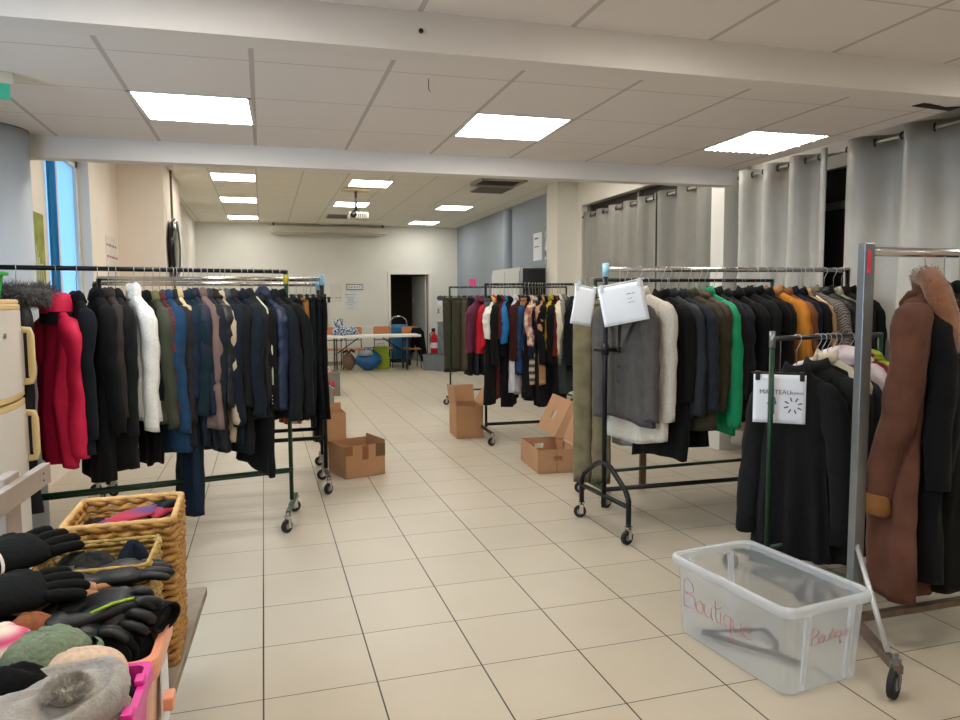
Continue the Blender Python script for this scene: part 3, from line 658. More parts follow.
# ---- colourful mid hall rack, left to right
MH = 'on the mid hall rack'
g('RM1', -0.07, -46, 'top', .72, '#6a2440', 'plum lace blouse hanging outermost left ' + MH, 'blouse', 'check', c2='#43152a', psc=14, sl=.45, hw=.18)
g('RM1', 0.05, -33, 'trousers', .98, '#5c5560', 'mauve grey trousers beside the plum blouse', 'trousers', hw=.15)
g('RM1', 0.09, -33, 'shirt', .60, '#ece8dc', 'white blouse with a yellow neck by the mid rack post', 'blouse', sl=.3, cc='#d8c070', hw=.17)
g('RM1', 0.14, -74, 'shirt', .72, '#cf1f30', 'bright red shirt turned toward the aisle ' + MH, 'shirt', 'smooth', sl=.48, hw=.2)
g('RM1', 0.17, -33, 'coat', 1.06, '#1d1b1b', 'black jacket right of the bright red shirt', 'jacket', sl=.6, name='jacket')
g('RM1', 0.21, -33, 'dress', 1.25, '#5a2a28', 'brown maroon dress behind the black jacket', 'dress', sl=.3, hw=.16)
g('RM1', 0.25, -33, 'shirt', .62, '#1f6fae', 'bright blue blouse ' + MH, 'blouse', 'smooth', sl=.35, hw=.17)
g('RM1', 0.31, -54, 'coat', .94, '#15151b', 'black cape like jacket right of the blue blouse', 'jacket', sl=.5, name='jacket', flare=1.2)
g('RM1', 0.36, -33, 'dress', 1.22, '#cfcdd2', 'long white dress with a black edge ' + MH, 'dress', sl=0, hw=.17, flare=1.5, extra=lambda o, top, m, R: MB().tube([(.05, -.18, -.7), (.06, -.1, -.95), (.06, .05, -1.1), (.05, .2, -1.18)], .012, 6).build('black_edge', fabm('#1a1a1e'), o, smooth=True))
g('RM1', 0.41, -42, 'coat', .80, '#4c2421', 'maroon jacket right of the black cape jacket', 'jacket', sl=.55, name='jacket')
g('RM1', 0.46, -33, 'trousers', 1.1, '#a3764c', 'tan trousers showing below the maroon jacket', 'trousers', hw=.15)
g('RM1', 0.51, -50, 'coat', 1.0, '#2a456f', 'denim blue long shirt in the middle of the mid rack', 'shirt', 'denim', sl=.7, name='long_shirt')
g('RM1', 0.545, -33, 'shirt', .70, '#e0cdb4', 'cream floral blouse right of the denim long shirt', 'blouse', 'blotch', c2='#a5614a', psc=18, sl=.4, hw=.17)
g('RM1', 0.58, -33, 'dress', 1.14, '#d6c3ae', 'tan and white striped dress hem below the navy top', 'dress', 'stripe', c2='#2c2726', psc=4, sl=0, hw=.16)
g('RM1', 0.62, -50, 'shirt', .74, '#20264a', 'navy blouse right of the denim long shirt', 'blouse', 'smooth', sl=.52, hw=.18, flare=1.25)
g('RM1', 0.665, -33, 'dress', 1.12, '#b98a63', 'camel dress right of the navy blouse', 'dress', sl=.3, hw=.17)
g('RM1', 0.71, -33, 'coat', .96, '#17171a', 'black long jacket left of the mustard scarf blouse', 'jacket', sl=.6, name='jacket', flare=1.15)
g('RM1', 0.745, -33, 'shirt', .66, '#7d9a55', 'green patterned blouse ' + MH, 'blouse', 'blotch', c2='#23301c', psc=20, sl=.4, hw=.16)
g('RM1', 0.775, -33, 'shirt', .70, '#c19a1e', 'mustard yellow blouse ' + MH, 'blouse', sl=.45, hw=.16)
g('RM1', 0.81, -33, 'coat', .92, '#1b1718', 'black jacket right of the mustard blouse', 'jacket', sl=.58, name='jacket')
g('RM1', 0.84, -33, 'shirt', .82, '#6b241e', 'brick red blouse left of the cream one', 'blouse', sl=.5, hw=.17)
g('RM1', 0.88, -33, 'shirt', .82, '#e6d9c0', 'cream blouse right of the brick red one', 'blouse', sl=.5, hw=.17)
g('RM1', 0.92, -33, 'coat', .88, '#8d877f', 'stone grey cardigan ' + MH, 'cardigan', sl=.55, name='cardigan', hw=.17)
g('RM1', 0.99, -58, 'coat', 1.22, '#1f2528', 'dark green tweed coat beside the long khaki trousers', 'coat', 'check', c2='#59635f', psc=22, sl=.65, hd=.045, flare=1.25)
g('RM1', 1.03, -33, 'coat', 1.0, '#17181b', 'black coat last on the mid hall rack', 'coat', sl=.6)
# ---- rack behind the right one
BR = 'on the rack behind the right one'
g('RR2', -0.02, 62, 'trousers', 1.58, '#7a7056', 'long khaki trousers reaching down to the floor', 'trousers', 'suede', hw=.15, hd=.04)
g('RR2', 0.07, 66, 'top', .58, '#e9e0cf', 'cream top covering the khaki trousers', 'blouse', sl=.0, hw=.15)
g('RR2', 0.3, 8, 'dress', 1.30, '#8c8a88', 'grey dress hem seen below the rack by the bent feet', 'dress', sl=0, hw=.17)
g('RR2', 0.45, 8, 'coat', 1.3, '#3b2a2c', 'wine dark coat ' + BR, 'coat', sl=.5)
g('RR2', 0.62, 8, 'coat', 1.34, '#1a1a1c', 'black coat with a ragged hem ' + BR, 'coat', sl=.5, pat='fleece')
g('RR2', 0.85, 8, 'coat', 1.33, '#1b1e24', 'dark blue coat ' + BR, 'coat', sl=.5)
g('RR2', 1.32, 8, 'coat', 1.12, '#26221e', 'dark brown coat ' + BR, 'coat', sl=.5)
g('RR2', 1.5, 8, 'coat', 1.20, '#1b1b1d', 'black coat in the far half of the rack behind the right one', 'coat', sl=.5)
g('RR2', 1.15, 8, 'dress', 1.24, '#c2a793', 'dusty beige skirt hem left of the black wool coat', 'dress', sl=0, hw=.2, flare=1.5)
# ---- right rack
RT = 'on the right rack'
g('RR1', .15, 32, 'coat', 1.02, '#55524f', 'grey blazer hanging open behind the paper sheet', 'jacket', sl=.72, name='blazer', hd=.04, hw=.18, extra=lapels(-1, .04), splay=.03, wid=.06)
g('RR1', .26, 34, 'coat', 1.16, '#cfc8ba', 'off white boucle coat behind the grey blazer', 'coat', 'fleece', sl=.75, hd=.045, hw=.20, flare=1.15, splay=.03)
g('RR1', .44, 18, 'coat', 1.30, '#1f1d1d', 'black fur coat right of the off white boucle coat', 'coat', 'fleece', sl=.6, hd=.05)
g('RR1', 0.5, 20, 'coat', 1.02, '#262c30', 'dark teal grey jacket ' + RT, 'jacket', 'smooth', sl=.70, name='jacket', wid=.075, splay=.06, hd=.042)
g('RR1', 0.58, 22, 'puffer', 1.00, '#31363c', 'slate quilted jacket left of the olive coat', 'jacket', sl=.66, wid=.085, splay=.07, hd=.045)
g('RR1', 0.66, 20, 'coat', 1.08, '#4b4634', 'olive wool coat ' + RT, 'coat', sl=.68, wid=.07, splay=.06, hd=.045)
g('RR1', 0.75, 16, 'coat', .86, '#4a3524', 'brown jacket between olive and green coats', 'jacket', 'smooth', sl=.55, name='jacket', hd=.045, wid=.07, extra=hood(None, None, (.07, .1, .07)), collar=None)
g('RR1', 0.8, 20, 'coat', 1.14, '#0b8a58', 'emerald green coat ' + RT, 'coat', 'smooth', sl=.80, hd=.03, wid=.062, splay=.07)
g('RR1', 0.88, 14, 'coat', 1.10, '#2c2228', 'plum black coat right of the green coat', 'coat', sl=.62)
g('RR1', 0.95, 14, 'coat', 1.04, '#25262c', 'charcoal navy coat two right of the green coat', 'coat', sl=.64, wid=.068)
g('RR1', 1.06, 16, 'coat', 1.08, '#171616', 'black coat with one white piped seam ' + RT, 'coat', sl=.66, wid=.075, extra=stripe_edge('#d9cdb8', 1, .05, .35))
g('RR1', 1.15, 16, 'coat', 1.04, '#1a1a1a', 'black coat right of the white piped coat', 'coat', sl=.66, wid=.075)
g('RR1', 1.24, 16, 'coat', 1.10, '#141517', 'black coat with a broad collar, left of the brown jacket', 'coat', sl=.66, wid=.075)
g('RR1', 1.33, 12, 'coat', 1.02, '#1c1a18', 'dark brown jacket left of the orange garment', 'jacket', sl=.6, name='jacket')
g('RR1', 1.41, 18, 'coat', .96, '#b9762a', 'mustard orange coat ' + RT, 'coat', 'suede', sl=.68, wid=.075, splay=.06, cc='#9a6a40')
g('RR1', 1.5, 14, 'coat', 1.04, '#7a4b2b', 'rust brown coat just behind the mustard one', 'coat', sl=.6)
g('RR1', 1.56, 14, 'coat', 1.06, '#1f2531', 'dark navy coat right of the mustard coat', 'coat', sl=.64)
g('RR1', 1.64, 16, 'coat', 1.08, '#121214', 'black coat left of the camel striped jacket', 'coat', sl=.66, wid=.075)
g('RR1', 1.68, 12, 'coat', .95, '#b08a62', 'camel jacket with a pale edge left of the tweed coat', 'jacket', sl=.6, name='jacket', extra=stripe_edge('#dccaaa'))
g('RR1', 1.76, 22, 'coat', 1.05, '#8b8076', 'grey herringbone tweed coat ' + RT, 'coat', 'herringbone', c2='#39342f', psc=26, sl=.68, wid=.078, splay=.07, hd=.045)
g('RR1', 1.89, 22, 'puffer', .98, '#181b20', 'shiny black padded jacket right of the tweed coat', 'jacket', 'shiny', sl=.64, wid=.08, splay=.06, hd=.045)
g('RR1', 1.98, 16, 'coat', 1.02, '#8b8a70', 'sage green coat near the end of the right rack', 'coat', sl=.64, hd=.04, cc='#a7a58a')
g('RR1', 2.06, 14, 'coat', 1.04, '#2d261f', 'dark brown coat next to the end of the right rack', 'coat', sl=.64)
g('RR1', 2.13, 14, 'coat', 1.02, '#151515', 'black coat last on the right rack before its end post', 'coat', sl=.64)

# ---- long dark skirts showing under the hems of the mid rack
for sv, c, L, lab in [(.06, '#19191b', 1.30, 'long black skirt below the mauve trousers, mid rack'), (.27, '#161618', 1.33, 'long black skirt left of the black edged white dress'), (.50, '#1b1b1d', 1.30, 'long black skirt below the denim shirt'),
                      (.64, '#202022', 1.34, 'long charcoal skirt below the navy blouse'), (.78, '#141416', 1.36, 'long black skirt below the mustard blouse'), (.87, '#1d1d20', 1.32, 'long black skirt below the cream blouse')]:
    g('RM1', sv, -30, 'dress', L, c, lab, 'skirt', sl=0, hw=.17, flare=1.35, folds=.02, name='skirt')
# ---- low green rack behind the clear tub
LG = 'on the low green rack'
g('RF1', 0.185, 28, 'coat', 1.25, '#242425', 'long black wool coat facing the aisle, under the MANTEAU sheet', sl=.80, hd=.055, hw=.18, splay=.13, wid=.07, dep=.06, flare=1.25, cuff='#1a1a1b', folds=.03)
g('RF1', 0.34, 20, 'coat', 1.24, '#2c2c2b', 'long charcoal wool coat right of the green post', sl=.82, hd=.055, splay=.06, wid=.08, dep=.06, flare=1.2, cuff='#1c1c1c', folds=.03)
g('RF1', 0.38, 26, 'coat', 1.0, '#121212', 'black padded coat with a chunky knitted hood ' + LG, sl=.6, extra=hood('#171716', None, (.10, .13, .12), (.02, -.05, -.08)), collar=None, pat='fleece', hd=.05)
g('RF1', 0.46, 24, 'coat', 1.18, '#2b333c', 'blue grey coat beside the square steel post', pat='smooth', sl=.78, hd=.05, splay=.05, wid=.075)
g('RF1', 0.42, 10, 'shirt', .8, '#cfc1a6', 'cream jacket showing only its shoulder ' + LG, 'jacket', sl=.5, hw=.19, name='jacket', drop=-.04, hang=True)
g('RF1', 0.5, 30, 'puffer', 1.0, '#d9c9ca', 'pale pink padded jacket with a gathered hood', 'jacket', 'smooth', sl=.66, hd=.055, wid=.07, extra=hood(None, None, (.10, .13, .09), (0, -.03, -.02)), collar=None, drop=-.07)
g('RF1', 0.6, 40, 'puffer', .85, '#93203f', 'raspberry padded jacket at the end ' + LG, 'jacket', 'smooth', sl=.5, hd=.06, hw=.17, extra=hood(None, None, (.09, .12, .06)), collar=None, drop=-.09)
g('RF1', 0.68, 40, 'puffer', .85, '#96a82a', 'lime green padded jacket, last ' + LG, 'jacket', 'smooth', sl=.5, hd=.06, hw=.18, extra=hood(None, None, (.09, .12, .06)), collar=None, drop=-.09)
# ---- near steel rack
def sheep(o, top, m, R):
    # thick turned-down collar and the lapel rolling down the front edge, both in brown curly fur
    mb = MB()
    for k, (pts, rad) in enumerate([([(-.03, .07, top-.03), (-.02, .02, top+.05), (.03, -.05, top+.05), (.07, -.10, top-.01), (.105, -.12, top-.12), (.115, -.12, top-.26), (.10, -.10, top-.40)], [.03, .042, .048, .052, .055, .048, .02])]):
        mb.tube(pts, rad, 14)
    core = mb.build('fur_lapel', FUR_BROWN, o, smooth=True)
    fb = MB()
    for (cx, cy, cz), rad in zip([(-.03, .07, top-.03), (-.02, .02, top+.05), (.03, -.05, top+.05), (.07, -.10, top-.01), (.09, -.11, top-.06), (.105, -.12, top-.12), (.11, -.12, top-.19), (.115, -.12, top-.26), (.107, -.11, top-.33)], [.03, .042, .048, .052, .053, .055, .05, .048, .035]):
        for i in range(330):
            n = Vector((R.gauss(0, 1), R.gauss(0, 1), R.gauss(0, 1))).normalized(); t = n.orthogonal().normalized()*.003
            q = Vector((cx, cy, cz))+n*rad*.86+Vector((R.uniform(-.008, .008), R.uniform(-.008, .008), R.uniform(-.018, .018)))
            fb.add([q-t, q+t, q+n*.010+Vector((0, 0, -.006))], [(0, 1, 2)])
    fb.build('curls', FUR_BROWN, core)
    c2 = MB(); c2.tube([(-.02, -.10, top-.02), (-.05, -.07, top-.06), (-.06, .0, top-.08), (-.05, .06, top-.10)], [.03, .035, .035, .03], 12, flat=.6); c2.build('collar', m, o, smooth=True)
    for zz in (.5, .8): MB().tube([(.045+.05*(zz-.3), -.06, top-zz+.1), (.05+.05*(zz-.3), -.058, top-zz-.2)], .002, 6).build('seam', mat('dark_seam', '#3a231b', .9), o)
g('RF2', 0.33, -60, 'coat', 1.54, '#5e3d30', 'brown sheepskin coat with a curly fur collar on the steel rack', pat='suede', sl=.86, hd=.085, hw=.19, flare=1.25, wid=.085, dep=.075, splay=.03, folds=.018, collar=None, cuff='#80572f', sxo=(-.10, 0), extra=sheep, name='sheepskin_coat')
g('RF2', 0.44, -54, 'coat', 1.45, '#131314', 'long black coat right of the brown sheepskin', sl=.75, hd=.06, hw=.22, flare=1.2, wid=.08, dep=.06)
g('RF2', 0.53, -52, 'coat', 1.48, '#1a1917', 'long black fleece coat second from the sheepskin, at the photo edge', pat='fleece', sl=.75, hd=.06, hw=.22, flare=1.2, wid=.08, dep=.06)
g('RF2', 0.63, -50, 'coat', 1.4, '#161618', 'black coat farthest right on the steel rack, cut by the photo edge', sl=.7, hd=.055, hw=.22, flare=1.15)
# ---- notices clipped on hangers
def sheet(label, loc, face, w, h, tilt=0.0, rk=None, lines=(), clear=False, drop=.1, hook=None, curl=.012, mats=PAPER, bar=BLACKPL):
    """a paper sheet held by a clip hanger; loc = top middle of the sheet, face = direction it faces (angle in the plan)"""
    t = thing('hanging_notice', label, 'notice', loc, face)
    t.rotation_euler.x = 0
    R = Matrix.Rotation(tilt, 4, 'Y')
    n = 10; vs = []; fs = []
    for i in range(n+1):
        for j in range(n+1):
            x = (i/n-.5)*w; z = -j/n*h
            vs.append(R @ Vector((x, -curl*math.sin(j/n*2.6)*(1-.4*i/n)-.003, z)))
    for i in range(n):
        for j in range(n): a = i*(n+1)+j; fs.append((a, a+1, a+n+2, a+n+1))
    o = MB().add(vs, fs).build('paper', mats, t, smooth=True)
    so = o.modifiers.new('solid', 'SOLIDIFY'); so.thickness = .0008
    b = MB(); b.tube([R @ Vector((-w*.55, .004, .008)), R @ Vector((w*.55, .004, .008))], .005, 8); b.build('hanger_bar', bar, t, smooth=True)
    for s in (-1, 1):
        MB().box(R @ Vector((s*w*.42, -.002, -.008)), (.024, .02, .05)).build('clip', bar, t, bevel=.003)
    if hook:
        MB().tube([(0, .004, .008), (0, .004, hook*.55), (0, .012, hook*.8), (0, .012, hook), (0, 0, hook+.014), (0, -.012, hook+.004)], .0022, 6).build('hook', WIRE, t, smooth=True)
    for (txt, x, z, sz, m) in lines:
        if txt[0] == '~':
            marks(t, int(txt[1:]), sz, m, R.to_4x4() @ frame3((x, -curl*math.sin(-z/h*2.6)*.8-.0105, z), (1, 0, 0), (0, 0, 1)), int(-z*1000)); continue
        text_mesh('lettering', txt, sz, m, t, R.to_4x4() @ frame3((x, -curl*math.sin(-z/h*2.6)*.8-.0105, z), (1, 0, 0), (0, 0, 1)), align='LEFT')
    return t
def marks(t, n, sz, m, M, seed=1):
    R = random.Random(seed); x = 0; mb = MB()
    while x < n*sz*.55:
        w_ = sz*R.uniform(.8, 2.4); q = [M @ Vector((x+a, b, 0)) for a, b in ((0, -sz*.16), (w_, -sz*.16), (w_, sz*.16), (0, sz*.16))]
        fold_shape(mb, q, .0008); x += w_+sz*.5
    return mb.build('lettering', m, t)
def face_to_camera(x, y, extra=0.0): return math.atan2(y+2.843, x-.0437) - PI/2 + extra   # plan rotation that turns a thing's -y side to the aisle
INKB = mat('blue_drawing_ink', '#4d8fb0', .8); INKG = mat('grey_ink', '#565d68', .8)
nt = sheet('white MANTEAU HOMMES sheet clipped behind the green post', (2.715, .392, 1.155), face_to_camera(2.715, .392), .265, .265, .0, hook=.19,
           lines=[('MANTEAU', -.10, -.095, .034, INKG), ('HOMMES', .052, -.099, .017, INKG)], curl=.006)
mb = MB()      # the small coat drawn on the sheet
pts = [(-.045, -.125), (-.03, -.115), (-.02, -.125), (-.012, -.16), (-.022, -.163), (-.022, -.215), (-.055, -.215), (-.053, -.163), (-.062, -.16)]
fold_shape(mb, [(x, -.0122, z) for x, z in pts], .0008).build('coat_drawing', INKB, nt)
for k in range(8):
    a = k*PI/4+.3; c, s = math.cos(a), math.sin(a); MB().box((.07+.036*c, -.012, -.165+.034*s), (.022, .0012, .007), M=Matrix.Rotation(-a, 3, 'Y')).build('ray', INKG, nt)
sheet('white notice on a clear hanger at the blue taped post of the right rack', (2.262, 1.37, 1.665), face_to_camera(2.262, 1.37), .29, .255, math.radians(-11), hook=.09,
      lines=[('~8', .03, -.07, .013, INKG), ('~6', .03, -.10, .010, INKG), ('~6', .03, -.125, .010, INKG)], bar=mat('clear_plastic', '#d9dde0', .2))
sheet('tilted white notice half hidden left of the green post', (2.25, 1.86, 1.655), face_to_camera(2.25, 1.86, .5), .17, .27, math.radians(10), hook=.07, bar=mat('clear_plastic', '#d9dde0', .2))
sheet('white sheet on a black clip hanger at the end of the left racks', (.545, 3.70, 1.595), face_to_camera(.545, 3.70, -.15), .15, .255, math.radians(2), hook=.125, mats=mat('blotted_paper', '#e9e4e0', .7, var=.08, vscale=7))
# ------------------------------------------------------------------ curtains
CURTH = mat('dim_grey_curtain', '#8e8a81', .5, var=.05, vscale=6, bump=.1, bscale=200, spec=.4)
CURT = mat('grey_curtain', '#c9c5bc', .38, var=.05, vscale=6, bump=.1, bscale=200, sheen=.2, spec=.6)
def curtain(label, x, y0, y1, ztop, zbot, lam, amp, group, seed=1):
    R = random.Random(seed); t = thing('curtain', label, 'curtain', (x, (y0+y1)/2, zbot), 0, group)
    n = int(abs(y1-y0)/.018); rows = 16; vs = []; fs = []; ph = R.uniform(0, 6); yc = (y0+y1)/2
    for i in range(n+1):
        f = i/n; y = y0+(y1-y0)*f
        for j in range(rows+1):
            g_ = j/rows; z = zbot+(ztop-zbot)*g_
            u = (y-y0)/lam*2*PI
            wob = .35*math.sin(u*.37+ph+1.5*(1-g_))*(1-g_*.6)
            s = math.sin(u+wob); s2 = math.copysign(abs(s)**.7, s)
            vs.append((amp*s2*(.85+.15*math.sin(u*.5+ph))+.012*math.sin(u*2.3+3*g_)*(1-g_), y-yc+.02*math.sin(3*g_+ph+f*9)*(1-g_)*1.0, z-zbot))
    for i in range(n):
        for j in range(rows): a = i*(rows+1)+j; fs.append((a, a+1, a+rows+2, a+rows+1))
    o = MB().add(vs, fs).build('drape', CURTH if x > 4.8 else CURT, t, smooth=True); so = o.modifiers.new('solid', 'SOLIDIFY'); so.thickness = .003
    k = 0
    while True:                     # metal eyelets where the rod passes through the cloth
        y = y0 + math.copysign(lam/2*k+.001, y1-y0)
        if (y-y1)*(y1-y0) > 0: break
        rb = MB(); rings = []
        for a in range(16):
            u = 2*PI*a/16; cx, cz = math.cos(u), math.sin(u)
            rings.append([((.026+.007*math.cos(v))*cx, .007*math.sin(v), (.026+.007*math.cos(v))*cz) for v in [2*PI*q/6 for q in range(6)]])
        rings.append(rings[0]); rb.loft(rings, False, False).build('eyelet', DARKSTEEL, t, smooth=True, loc=(0, y-yc, ztop-.055-zbot), rz=.5 if k % 2 else -.5)
        k += 1
    return t
def rod(label, x, y0, y1, z):
    t = thing('curtain_rod', label, 'curtain rod', (x, y0, z))
    MB().tube([(0, 0, 0), (0, y1-y0, 0)], .014, 12).build('tube', mat('rod_metal', '#d6d2cb', .3, metal=.7), t, smooth=True)
    for y in (.02, (y1-y0)*.5, y1-y0-.02): MB().bb((0, y-.01, -.01), (.2, y+.01, .01)).build('bracket', WHITE, t)
    for y in (0, y1-y0): MB().lathe([(.0, -.03), (.02, -.02), (.022, .0), (.014, .02)], 14, c=(0, y, 0), axis='Y').build('finial', CHROME, t, smooth=True)
rod('curtain rod of the near bay, above the right rack', 4.65, -.3, 3.4, 2.775)
rod('curtain rod in the window recess of the hall bay', 4.9, 4.0, 7.62, 2.875)
curtain('light grey curtain at the far side of the dark gap', 4.65, 3.38, 2.17, 2.83, .1, .36, .08, 'grey curtains of the near bay', 3)
curtain('light grey curtain at the near side of the dark gap', 4.65, 1.99, -.25, 2.83, .1, .52, .11, 'grey curtains of the near bay', 5)
curtain('grey curtain filling the far half of the hall window recess', 4.9, 7.55, 5.35, 2.93, .1, .42, .06, 'grey curtains of the hall bay', 7)
curtain('grey curtain filling the near half of the hall window recess', 4.9, 5.36, 4.02, 2.93, .1, .44, .07, 'grey curtains of the hall bay', 9)
CBLUE = translucent('blue_curtain', '#62bfe6', .7)
# the blue curtain strip by the frosted window
t = thing('curtain', 'narrow bright blue curtain at the frosted window', 'curtain', (-1.72, 4.34, .5))
vs = []; fs = []
for i in range(25):
    for j in range(9): vs.append((.02*math.sin(i*.9)+.0, i/24*.16-.0+.02*(1-j/8)*math.sin(i), j/8*2.6))
for i in range(24):
    for j in range(8): a = i*9+j; fs.append((a, a+1, a+10, a+9))
o = MB().add(vs, fs).build('drape', CBLUE, t, smooth=True); so = o.modifiers.new('solid', 'SOLIDIFY'); so.thickness = .003
# ------------------------------------------------------------------ things on walls and ceiling
def wallsheet(name, label, cat, loc, rz, w, h, m, lines=(), th=.003):
    t = thing(name, label, cat, loc, rz)
    MB().box((0, -th/2, 0), (w, th, h)).build('sheet', m, t)
    for (txt, x, z, sz, mm) in lines:
        if txt[0] == '~': marks(t, int(txt[1:]), sz, mm, frame3((x, -th-.001, z), (1, 0, 0), (0, 0, 1)), int(abs(z)*1000)+3); continue
        text_mesh('lettering', txt, sz, mm, t, frame3((x, -th-.001, z), (1, 0, 0), (0, 0, 1)), align='LEFT')
    return t
sg = wallsheet('sign', 'framed ENFANTS sign on the end wall', 'sign', (2.235, 15.25, 1.945), 0, .42, .15, mat('sign_frame', '#8a7462', .6), th=.02)
MB().box((0, -.022, 0), (.39, .004, .10)).build('face', PAPER, sg)
text_mesh('lettering', 'ENFANTS', .098, INK, sg, frame3((0, -.026, -.005), (1, 0, 0), (0, 0, 1)), xscale=.9)
wallsheet('notice', 'typed paper notice below the ENFANTS sign', 'notice', (2.14, 15.25, 1.585), 0, .32, .45, mat('pale_paper', '#d5dade', .8),
          [('~3', -.14, .17, .04, INK), ('~9', -.08, .17, .03, INKG), ('~14', -.13, .11, .03, INKG), ('~9', -.08, .065, .03, INKG), ('~10', -.08, .02, .03, INKG), ('~14', -.12, -.03, .03, INKG), ('~8', -.08, -.08, .03, INKG), ('~7', -.06, -.16, .03, INKG)])
wallsheet('notice', 'pale paper with red handwriting left of the ENFANTS sign', 'notice', (1.78, 15.25, 1.80), 0, .3, .45, mat('wall_pale_paper', '#d9d6cd', .8), [('~5', -.02, -.12, .06, mat('red_ink', '#b06a74', .8))])
wallsheet('notice', 'paper with lines of red handwriting on the wall by the window', 'notice', (-1.75, 7.1, 2.08), PI/2, .62, .62, mat('wall_paper_note', '#e3dbd0', .8),
          [('~14', -.27, .2, .08, mat('red_ink', '#b06a74', .8)), ('~14', -.27, .06, .08, mat('red_ink', '#b06a74', .8)), ('~12', -.27, -.08, .08, mat('red_ink', '#b06a74', .8)), ('~3', .02, -.22, .09, mat('red_ink', '#b06a74', .8))])
ps = wallsheet('poster', 'olive green botanical poster between the column and the blue curtain', 'poster', (-1.75, 4.0, 1.95), PI/2, .44, .75, mat('poster_green', '#8c9434', .7, var=.3, vscale=9))
for k in range(5): MB().tube([(-.12+.06*k, -.006, -.3+.02*k), (-.1+.05*k, -.006, -.05), (-.04+.03*k, -.006, .1-.05*k)], .008, 6).build('grass_drawing', mat('pale_stroke', '#cfcfae', .8), ps)
wallsheet('notice', 'white paper on the blue wall, farther of two by the pier', 'notice', (4.89, 9.55, 2.56), -PI/2, .42, .5, PAPER, [('~4', -.15, .15, .08, INKG), ('~6', -.15, 0, .06, INKG)])
wallsheet('notice', 'patterned paper on the blue wall, nearer of two by the pier', 'notice', (4.89, 8.95, 2.58), -PI/2, .48, .72, pattern_mat('blotch', '#e6eaea', '#6f858a', 9))
for nm, lab, x, z, w_, h_, m_ in [('notice', 'small dark oval plate right of the storeroom door', 4.43, 1.66, .2, .14, mat('dark_plate', '#4a4a4c', .5)), ('notice', 'small label under the dark oval plate', 4.43, 1.53, .17, .05, PAPER)]:
    if 'oval' in lab:
        t = thing(nm, lab, 'sign', (x, 15.25, z)); MB().lathe([(.10, -.01), (.10, 0)], 8, axis='Y').build('plate', m_, t).scale = (1, 1, .7)
    else: wallsheet(nm, lab, 'notice', (x, 15.25, z), 0, w_, h_, m_)
t = thing('light_switch', 'white double switch right of the storeroom door', 'switch', (4.37, 15.25, 1.33)); MB().box((0, -.008, 0), (.16, .016, .14)).build('plate', WHITE, t, bevel=.004)
for s in (-1, 1): MB().box((0, -.018, s*.033), (.05, .008, .05)).build('rocker', mat('switch_grey', '#6f6d6a', .5), t)
# round glossy black mirror on the left pier
t = thing('wall_mirror', 'round glossy black mirror on the left pier', 'mirror', (-1.165, 8.2, 2.33), 0)
MB().lathe([(.38, 0), (.42, .02), (.43, .05), (.40, .075), (.36, .06)], 40, axis='X', cap1=False).build('rim', mat('gloss_black', '#0e0d0d', .12), t, smooth=True)
MB().lathe([(.36, .055), (.25, .07), (.1, .078), (.0, .08)], 40, axis='X', cap0=False).build('glass', mat('dark_mirror', '#0c0b0b', .12), t, smooth=True)
# exit sign hanging under the ceiling near the column
t = thing('exit_sign', 'small green emergency exit sign under the ceiling, left edge', 'exit sign', (-1.155, 1.0, 2.62), .3)
MB().bb((-.13, -.02, -.05), (.13, .02, 0)).build('housing', mat('cream_plastic', '#d9d2bd', .5), t, bevel=.004)
MB().bb((-.115, -.006, -.12), (.115, .006, -.05)).build('green_plate', mat('exit_green', '#3fae8c', .5, emit=.25), t)
fold_shape(MB(), [(-.07, -.0085, -.09), (-.03, -.0085, -.065), (-.03, -.0085, -.083), (.07, -.0085, -.083), (.07, -.0085, -.097), (-.03, -.0085, -.097), (-.03, -.0085, -.115)], .002).build('arrow', WHITE, t)
# projector, screen case, vents
t = thing('projector', 'white projector hanging from the hall ceiling', 'projector', (1.59, 9.5, 3.46))
MB().bb((-.22, -.14, -.035), (.22, .14, 0)).build('ceiling_plate', mat('cream_metal', '#cbbd94', .6), t, bevel=.004)
MB().tube([(0, 0, -.03), (0, 0, -.36)], .022, 10).build('pole', DARKSTEEL, t, smooth=True)
MB().tube([(-.1, .0, -.39), (0, 0, -.34), (.1, 0, -.39)], .012, 8).tube([(0, -.1, -.39), (0, 0, -.34), (0, .1, -.39)], .012, 8).build('cradle', BLACKPL, t)
MB().bb((-.14, -.12, -.50), (.2, .14, -.385)).build('body', mat('projector_shell', '#bdb7a6', .5), t, bevel=.02)
MB().lathe([(.05, -.16), (.05, -.12)], 16, c=(-.06, 0, -.44), axis='Y').build('lens', BLACKPL, t, smooth=True)
mb = MB()
for k in range(5): mb.bb((.02+.03*k, -.125, -.48), (.035+.03*k, -.118, -.42))
mb.build('grille', BLACKPL, t)
t = thing('projection_screen', 'long white case of the rolled projection screen under the hall ceiling', 'projection screen', (1.63, 15.05, 3.3))
MB().bb((-1.43, -.07, -.06), (1.43, .07, .09)).build('case', mat('screen_case', '#cfcabb', .5), t, bevel=.015)
MB().tube([(-1.35, -.02, -.085), (1.35, -.02, -.085)], .018, 8).build('bottom_bar', mat('screen_bar', '#b9b4a6', .5), t, smooth=True)
for s in (-1, 1): MB().bb((s*1.3-.02, -.03, .09), (s*1.3+.02, .03, .17)).build('bracket', DARKSTEEL, t)
def vent(label, x, y, z, w_, d_):
    t = thing('ceiling_vent', label, 'vent', (x, y, z))
    MB().bb((-w_/2, -d_/2, -.012), (w_/2, d_/2, 0)).build('frame', mat('vent_grey', '#85827a', .6), t)
    mb = MB()
    for k in range(9): mb.box((0, -d_/2+d_*(k+.5)/9, -.018), (w_*.92, d_/18, .006))
    mb.build('slats', mat('vent_dark', '#6c6a64', .6), t)
